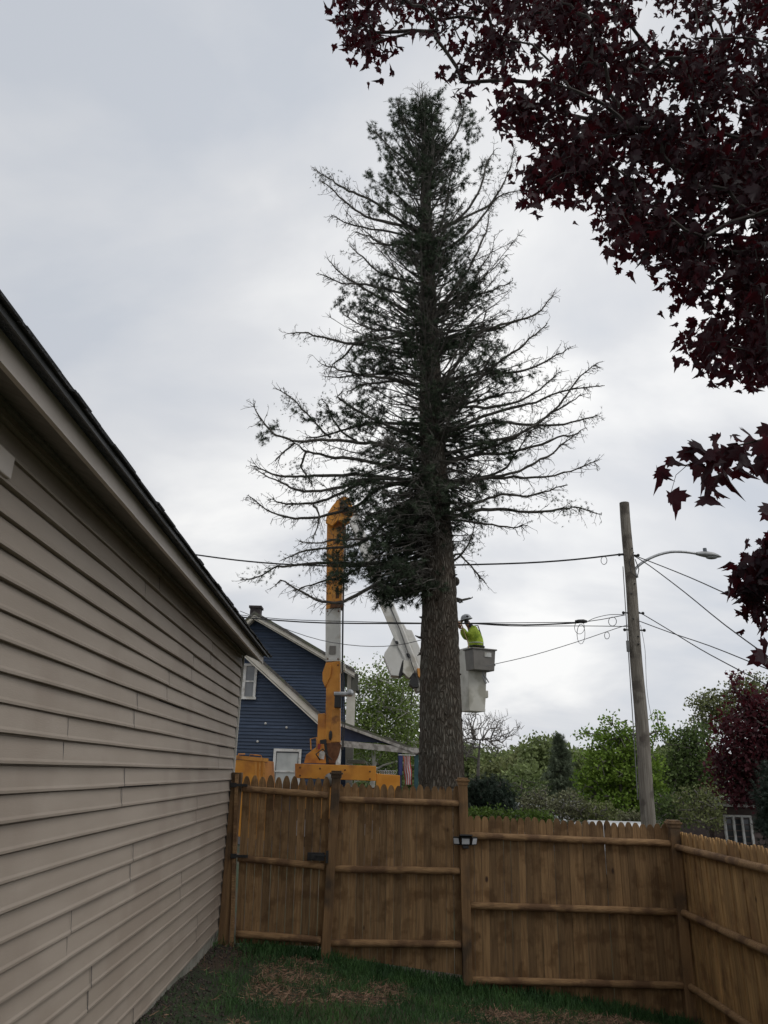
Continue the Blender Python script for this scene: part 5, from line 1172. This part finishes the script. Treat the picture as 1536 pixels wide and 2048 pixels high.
    for q in ([(255, 520), (285, 520), (295, 550), (265, 555)], [(370, 645), (405, 650), (420, 690), (385, 690)]): pu('bracket', c3(q), -.34, .06, M_dark)
    pu('end_clamp', c3([(430, 850), (490, 850), (505, 960), (490, 1000), (440, 1000), (400, 960)]), -.30, .4, M_black)
    pu('leveling_link', c3([(480, 800), (530, 800), (530, 930), (490, 880)]), -.32, .2, M_orange2)
    m = MB(); m.tube([U(*c3([(440, 990)])[0], -.1), U(*c3([(430, 1100)])[0], -.1), U(*c3([(415, 1190)])[0], -.1)], .012, 5); m.build('hanging_rope', M_wire, t)
    # hydraulic hoses, bolts and decals
    for dx in (0, 4):
        m = MB(); m.tube([V(684 + dx * .5, 1500, -.1), V(686 + dx, 1440, -.14), V(684 + dx * .4, 1330, -.1), V(685 + dx * .4, 1225, -.1), V(688 + dx * .4, 1120, -.1), V(692 + dx, 1050, -.15), V(698, 1030, -.2)], .016, 6); m.build('hydraulic_hose', M_black, t)
    m = MB(); m.tube([V(640, 1520, -.2), V(632, 1508, -.35), V(646, 1498, -.3), V(656, 1512, -.25), V(664, 1520, -.2)], .02, 6); m.build('hydraulic_hose', M_black, t)
    for (x, y) in ((655, 1330), (676, 1330), (655, 1345), (655, 1318), (676, 1318), (655, 1222), (677, 1222), (600, 1535), (640, 1537), (690, 1540), (740, 1543), (600, 1551), (740, 1558)):
        MB().ball(V(x, y, -.06 if y < 1500 else -.51), .026, 6, 5).build('bolt', M_rust, t)
    m = MB(); m.box(V(665, 1300, -.045), (.20, .012, .26)); m.build('placard', M_grey, t)
    for i in range(9):
        f_ = i / 9; MB().ball(U(715 + 110 * f_, 1060 + 275 * f_, -.2), .022, 6, 5).build('bolt', M_rust, t)
    for dx in (.0, .05):
        m = MB(); m.tube([U(712, 1040, -.2 - dx), U(760, 1165, -.24 - dx), U(800, 1260, -.3 - dx), U(830, 1345, -.3 - dx), U(838, 1372, -.2)], .014, 5); m.build('hydraulic_hose', M_black, t)
    # link behind the spruce to the bucket
    bk = P(945, 1345, 19.0)
    m = MB(); m.bar(P(838, 1375, 20.5), Vector((bk.x - .1, 19.55, P(940, 1370, 19.0).z)), .2, .2); m.build('jib_arm', M_white, t)
    # bucket: tapered tub with rim
    zr = P(945, 1299, 19).z; zb = P(945, 1424, 19).z; cx = P(944, 1350, 19).x; cy = 19.0
    def ring(z, hx, hy, sh=0): return [Vector((cx + sx * hx + sh, cy + sy * hy, z)) for sx, sy in ((-1, -1), (1, -1), (1, 1), (-1, 1))]
    rb_ = Matrix.Rotation(R_(24), 3, 'Z')
    def rr(pts): return [Vector((cx, cy, 0)) + rb_ @ (p - Vector((cx, cy, 0))) for p in pts]
    lv = [(zb, .225, .225), (zb + .35, .245, .245), (zb + 1.0, .27, .27), (zr, .285, .285)]
    m = MB(); vs = []
    for z, hx, hy in lv: vs += rr(ring(z, hx, hy))
    for z, hx, hy in ((zr, .255, .255), (zb + .5, .22, .22)): vs += rr(ring(z, hx, hy))
    fs = [(3, 2, 1, 0)]
    for j in range(5):
        for k in range(4): fs.append((j * 4 + k, j * 4 + (k + 1) % 4, (j + 1) * 4 + (k + 1) % 4, (j + 1) * 4 + k))
    fs.append((20, 21, 22, 23)); m.add(vs, fs); bu = m.build('bucket', M_bucket, t, bevel=.03)
    # grey tray on the near side
    z0, z1 = P(945, 1341, 18.6).z, P(945, 1300, 18.6).z; tx = P(946, 1320, 18.6).x
    off = rb_ @ Vector((0.0, -.36, 0)); cc = Vector((cx + .02, cy, (z0 + z1) / 2)) + off
    m = MB(); H = z1 - z0
    vs = []
    for z, s in ((z0, .9), (z1, 1.0)):
        vs += [Vector((cc.x, cc.y, z)) + rb_ @ Vector((sx * .33 * s, sy * .21 * s, 0)) for sx, sy in ((-1, -1), (1, -1), (1, 1), (-1, 1))]
    m.add(vs, [(3, 2, 1, 0), (4, 5, 6, 7), (0, 1, 5, 4), (1, 2, 6, 5), (2, 3, 7, 6), (3, 0, 4, 7)]); tray = m.build('tool_tray', M_grey, t, bevel=.015)
    m = MB(); m.box((cc.x, cc.y, z1 + .012), (.72, .48, .035), rb_); m.build('tray_rim', M_grey, tray, bevel=.008)
    m = MB(); m.box(Vector((cc.x, cc.y, z1 - .12)) + rb_ @ Vector((.10, -.212, 0)), (.20, .01, .11), rb_); m.build('label_plate', M_wtrim, tray)
    m = MB(); m.box(Vector((cc.x, cc.y, z0 + .16)) + rb_ @ Vector((.34, -.1, 0)), (.05, .06, .04), rb_); m.box(Vector((cc.x, cc.y, z1 - .08)) + rb_ @ Vector((.34, -.1, 0)), (.03, .04, .05), rb_); m.build('tray_catch', M_dark, tray)
    m = MB(); q = Vector((cx, cy, 0)) + rb_ @ Vector((.26, -.31, 0)); m.bar(Vector((q.x - .13, q.y, z0 + .02)), Vector((q.x + .03, q.y, z0 - .26)), .03, .03); m.bar(Vector((q.x - .20, q.y, z0 + .02)), Vector((q.x - .02, q.y, z0 - .28)), .03, .03); m.build('strut', M_steel, t)
    m = MB(); q = Vector((cx, cy, 0)) + rb_ @ Vector((.34, -.05, 0)); m.box((q.x, q.y, P(972, 1388, 19).z), (.14, .2, .17)); m.build('step_bracket', M_bucket, t, bevel=.01)
    return cx, cy, zr, zb
TR = truck()

# ---------------------------------------------------------------- the worker
def skin_body(name, verts, edges, radii, mt, parent, sub=2, root=0):
    me = bpy.data.meshes.new(name); org = world_loc(parent)
    me.from_pydata([tuple(Vector(v) - org) for v in verts], edges, []); o = bpy.data.objects.new(name, me); COL.objects.link(o); o.parent = parent
    md = o.modifiers.new('skin', 'SKIN'); md.use_smooth_shade = True
    sv_ = me.skin_vertices[0].data
    for i, r in enumerate(radii): sv_[i].radius = r if isinstance(r, tuple) else (r, r); sv_[i].use_root = (i == root)
    ss = o.modifiers.new('subsurf', 'SUBSURF'); ss.levels = sub; ss.render_levels = sub
    me.materials.append(mt); return o
def worker():
    cx, cy, zr, zb = TR
    wz = zr + .02; x = cx + .12; y = cy + .02                    # hip height
    t = thing('person', 'worker in grey helmet and yellow green jacket standing in the raised bucket', 'person', (x, y, wz - .88))
    # faces the trunk (-x); leaning slightly toward it
    hip = Vector((x, y, wz)); ch = hip + Vector((-.06, 0, .42)); nk = hip + Vector((-.16, 0, .55)); hd = hip + Vector((-.24, 0, .71))
    V_ = [hip, hip + Vector((-.01, 0, .2)), ch, nk, hd]; E = [(0, 1), (1, 2), (2, 3), (3, 4)]; Rr = [(.15, .15), (.14, .15), (.14, .17), (.06, .06), (.085, .09)]
    def chain(start, pts, rs):
        i = start
        for p, r in zip(pts, rs):
            V_.append(Vector(p)); Rr.append(r); E.append((i, len(V_) - 1)); i = len(V_) - 1
        return i
    hands = []
    tgt = [P(915, 1247, 18.85), P(911, 1243, 19.15)]
    for s, tg in ((-1, tgt[0]), (1, tgt[1])):
        sh = ch + Vector((-.02, s * .20, .04)); elb = sh + Vector((-.17, s * .03, -.16)); hn = Vector(tg) + Vector((.03, 0, 0))
        dirn = (hn - elb).normalized(); hn = elb + dirn * .26
        k = chain(2, [sh, elb, hn], [.07, .05, .032]); hands.append((sh, elb, hn, dirn, k))
        chain(0, [hip + Vector((0, s * .1, -.08)), hip + Vector((-.03, s * .11, -.45)), hip + Vector((.0, s * .11, -.84)), hip + Vector((-.14, s * .11, -.86))], [.095, .065, .045, .04])
    skin_body('body', V_, E, Rr, M_skin, t)
    # palms with five fingers each, closed on the branch saw
    for (sh, elb, hn, d, k) in hands:
        side = d.cross(Vector((0, 0, 1))).normalized(); up = side.cross(d)
        hv = [hn, hn + d * .05, hn + d * .09]; he = [(0, 1), (1, 2)]; hr = [.026, .034, .03]
        for f in range(4):
            o_ = (f - 1.5) * .02; b = hn + d * .095 + up * o_; L0 = (.034, .04, .038, .028)[f]
            i0 = len(hv); hv += [b, b + d * L0, b + d * (L0 + .01) + side * L0 * .8, b + d * L0 * .5 + side * L0 * 1.2]; he += [(2, i0), (i0, i0 + 1), (i0 + 1, i0 + 2), (i0 + 2, i0 + 3)]; hr += [.0095, .009, .0085, .008]
        i0 = len(hv); hv += [hn + d * .04 + up * .035, hn + d * .07 + up * .05 + side * .03, hn + d * .09 + up * .035 + side * .05]; he += [(1, i0), (i0, i0 + 1), (i0 + 1, i0 + 2)]; hr += [.012, .010, .009]
        skin_body('hand', hv, he, hr, M_skin, t, 1)
    # jacket
    jv = [hip + Vector((0, 0, -.03)), hip + Vector((.0, 0, .12)), hip + Vector((-.01, 0, .27)), ch + Vector((.01, 0, .0)), nk + Vector((.015, 0, -.05))]; je = [(0, 1), (1, 2), (2, 3), (3, 4)]; jr = [(.20, .21), (.215, .22), (.215, .24), (.20, .23), (.11, .12)]
    for (sh, elb, hn, d, k) in hands:
        i0 = len(jv); jv += [sh + Vector((.02, 0, .0)), sh.lerp(elb, .55) + Vector((0, 0, -.01)), elb, elb.lerp(hn, .55), elb.lerp(hn, .86)]; je += [(3, i0), (i0, i0 + 1), (i0 + 1, i0 + 2), (i0 + 2, i0 + 3), (i0 + 3, i0 + 4)]; jr += [.112, .092, .082, .066, .055]
    skin_body('jacket', jv, je, jr, M_hivis, t)
    for z_, r_ in ((.14, .200),):
        m = MB(); c = hip + Vector((-.005, 0, z_)); pts = [c + Vector((r_ * .93 * math.cos(a * .349), r_ * 1.02 * math.sin(a * .349), 0)) for a in range(19)]; m.tube(pts, .016, 5, False); m.build('reflective_stripe', M_refl, t, smooth=True)
    for s in (-1, 1):
        m = MB(); m.tube([hip + Vector((.17, s * .10, .05)), ch + Vector((.17, s * .11, -.05)), ch + Vector((.10, s * .12, .16)), ch + Vector((-.08, s * .12, .15)), hip + Vector((-.2, s * .1, .22))], .016, 5, False); m.build('harness_strap', M_dark, t)
    m = MB(); m.tube([hip + Vector((.205 * math.cos(a * .349), .215 * math.sin(a * .349), .05)) for a in range(19)], .022, 5, False); m.build('harness_belt', M_black, t)
    skin_body('hood', [nk + Vector((.03, 0, -.035)), nk + Vector((.035, 0, .02)), hd + Vector((.035, 0, -.06))], [(0, 1), (1, 2)], [(.115, .12), (.085, .09), (.075, .075)], M_dark, t)
    # trousers
    skin_body('trousers', [hip + Vector((0, 0, 0)), hip + Vector((0, -.1, -.1)), hip + Vector((-.03, -.11, -.45)), hip + Vector((0, -.11, -.78)), hip + Vector((0, .1, -.1)), hip + Vector((-.03, .11, -.45)), hip + Vector((0, .11, -.78))], [(0, 1), (1, 2), (2, 3), (0, 4), (4, 5), (5, 6)], [.165, .115, .085, .075, .115, .085, .075], M_dark, t)
    # helmet with brim, ear muffs, face details
    h = hd + Vector((-.005, 0, .045)); m = MB()
    n = 18; prof_ = [(0, .135), (.045, .128), (.09, .103), (.115, .07), (.128, .03), (.131, .004)]
    tl = Matrix.Rotation(R_(-14), 3, 'Y'); vs = []; fs = []
    for z_, r_ in prof_:
        for k in range(n): a = 2 * math.pi * k / n; vs.append(h + tl @ Vector((r_ * 1.1 * math.cos(a), r_ * .95 * math.sin(a), z_ * 1.1)))
    for j in range(len(prof_) - 1):
        for k in range(n): fs.append((j * n + k, j * n + (k + 1) % n, (j + 1) * n + (k + 1) % n, (j + 1) * n + k))
    fs.append(tuple((len(prof_) - 1) * n + k for k in range(n))); m.add(vs, fs); hm = m.build('helmet', M_helmet, t, smooth=True)
    m = MB(); pts = [h + tl @ Vector(((.16 if math.cos(a * .35) > 0 else .185) * math.cos(a * .35), .138 * math.sin(a * .35), 0)) for a in range(19)]; m.tube(pts, .011, 5, False); m.build('brim', M_helmet, hm)
    for s in (-1, 1):
        m = MB(); m.ball(hd + Vector((.0, s * .105, .0)), .055, 10, 8, (.9, .5, 1.2)); m.build('ear_muff', M_black, hm, smooth=True)
    m = MB(); m.ball(h + tl @ Vector((.03, -.118, .05)), .035, 8, 6, (1, .4, .8)); m.build('helmet_vent', M_black, hm)
    m = MB(); m.ball(hd + Vector((-.105, 0, -.005)), .02, 8, 6, (1, .7, 1.4)); m.build('nose', M_skin, t, smooth=True)
    for s in (-1, 1):
        m = MB(); m.ball(hd + Vector((-.085, s * .032, .022)), .011, 8, 6); m.build('eye', M_black, t)
    m = MB(); m.ball(hd + Vector((-.088, 0, -.048)), .02, 8, 6, (.4, 1.3, .35)); m.build('mouth', M_rust, t)
    m = MB(); m.box(hd + Vector((-.12, 0, -.02)), (.01, .15, .10), Matrix.Rotation(R_(-10), 3, 'Y')); m.build('face_shield', M_dark, hm)
    # chain saw pressed to the trunk, and a rope
    a = tgt[0]
    s_ = thing('hand_saw', 'short chain saw the bucket worker holds against the trunk', 'saw', a + Vector((-.02, .1, 0)))
    m = MB(); m.box(a + Vector((-.02, .15, .01)), (.20, .13, .12)); m.build('saw_body', M_orange2, s_, bevel=.02)
    m = MB(); m.tube([a + Vector((.07, .15, -.03)), a + Vector((.13, .15, .0)), a + Vector((.1, .15, .09)), a + Vector((-.02, .15, .1))], .014, 6); m.build('saw_handle', M_black, s_)
    m = MB(); m.box(a + Vector((-.3, .15, 0)), (.4, .012, .06)); m.build('guide_bar', M_steel, s_)
    r = MB(); r.tube([P(921, 1244, 18.75), P(926, 1255, 18.7), P(930, 1270, 18.68), P(936, 1285, 18.65), P(938, 1299, 18.6)], .014, 5); tag(r.build('safety_rope', M_rope), 'pale rope hanging past the worker into the bucket', 'rope')
worker()
S.cycles.max_bounces = 6; S.cycles.transparent_max_bounces = 4
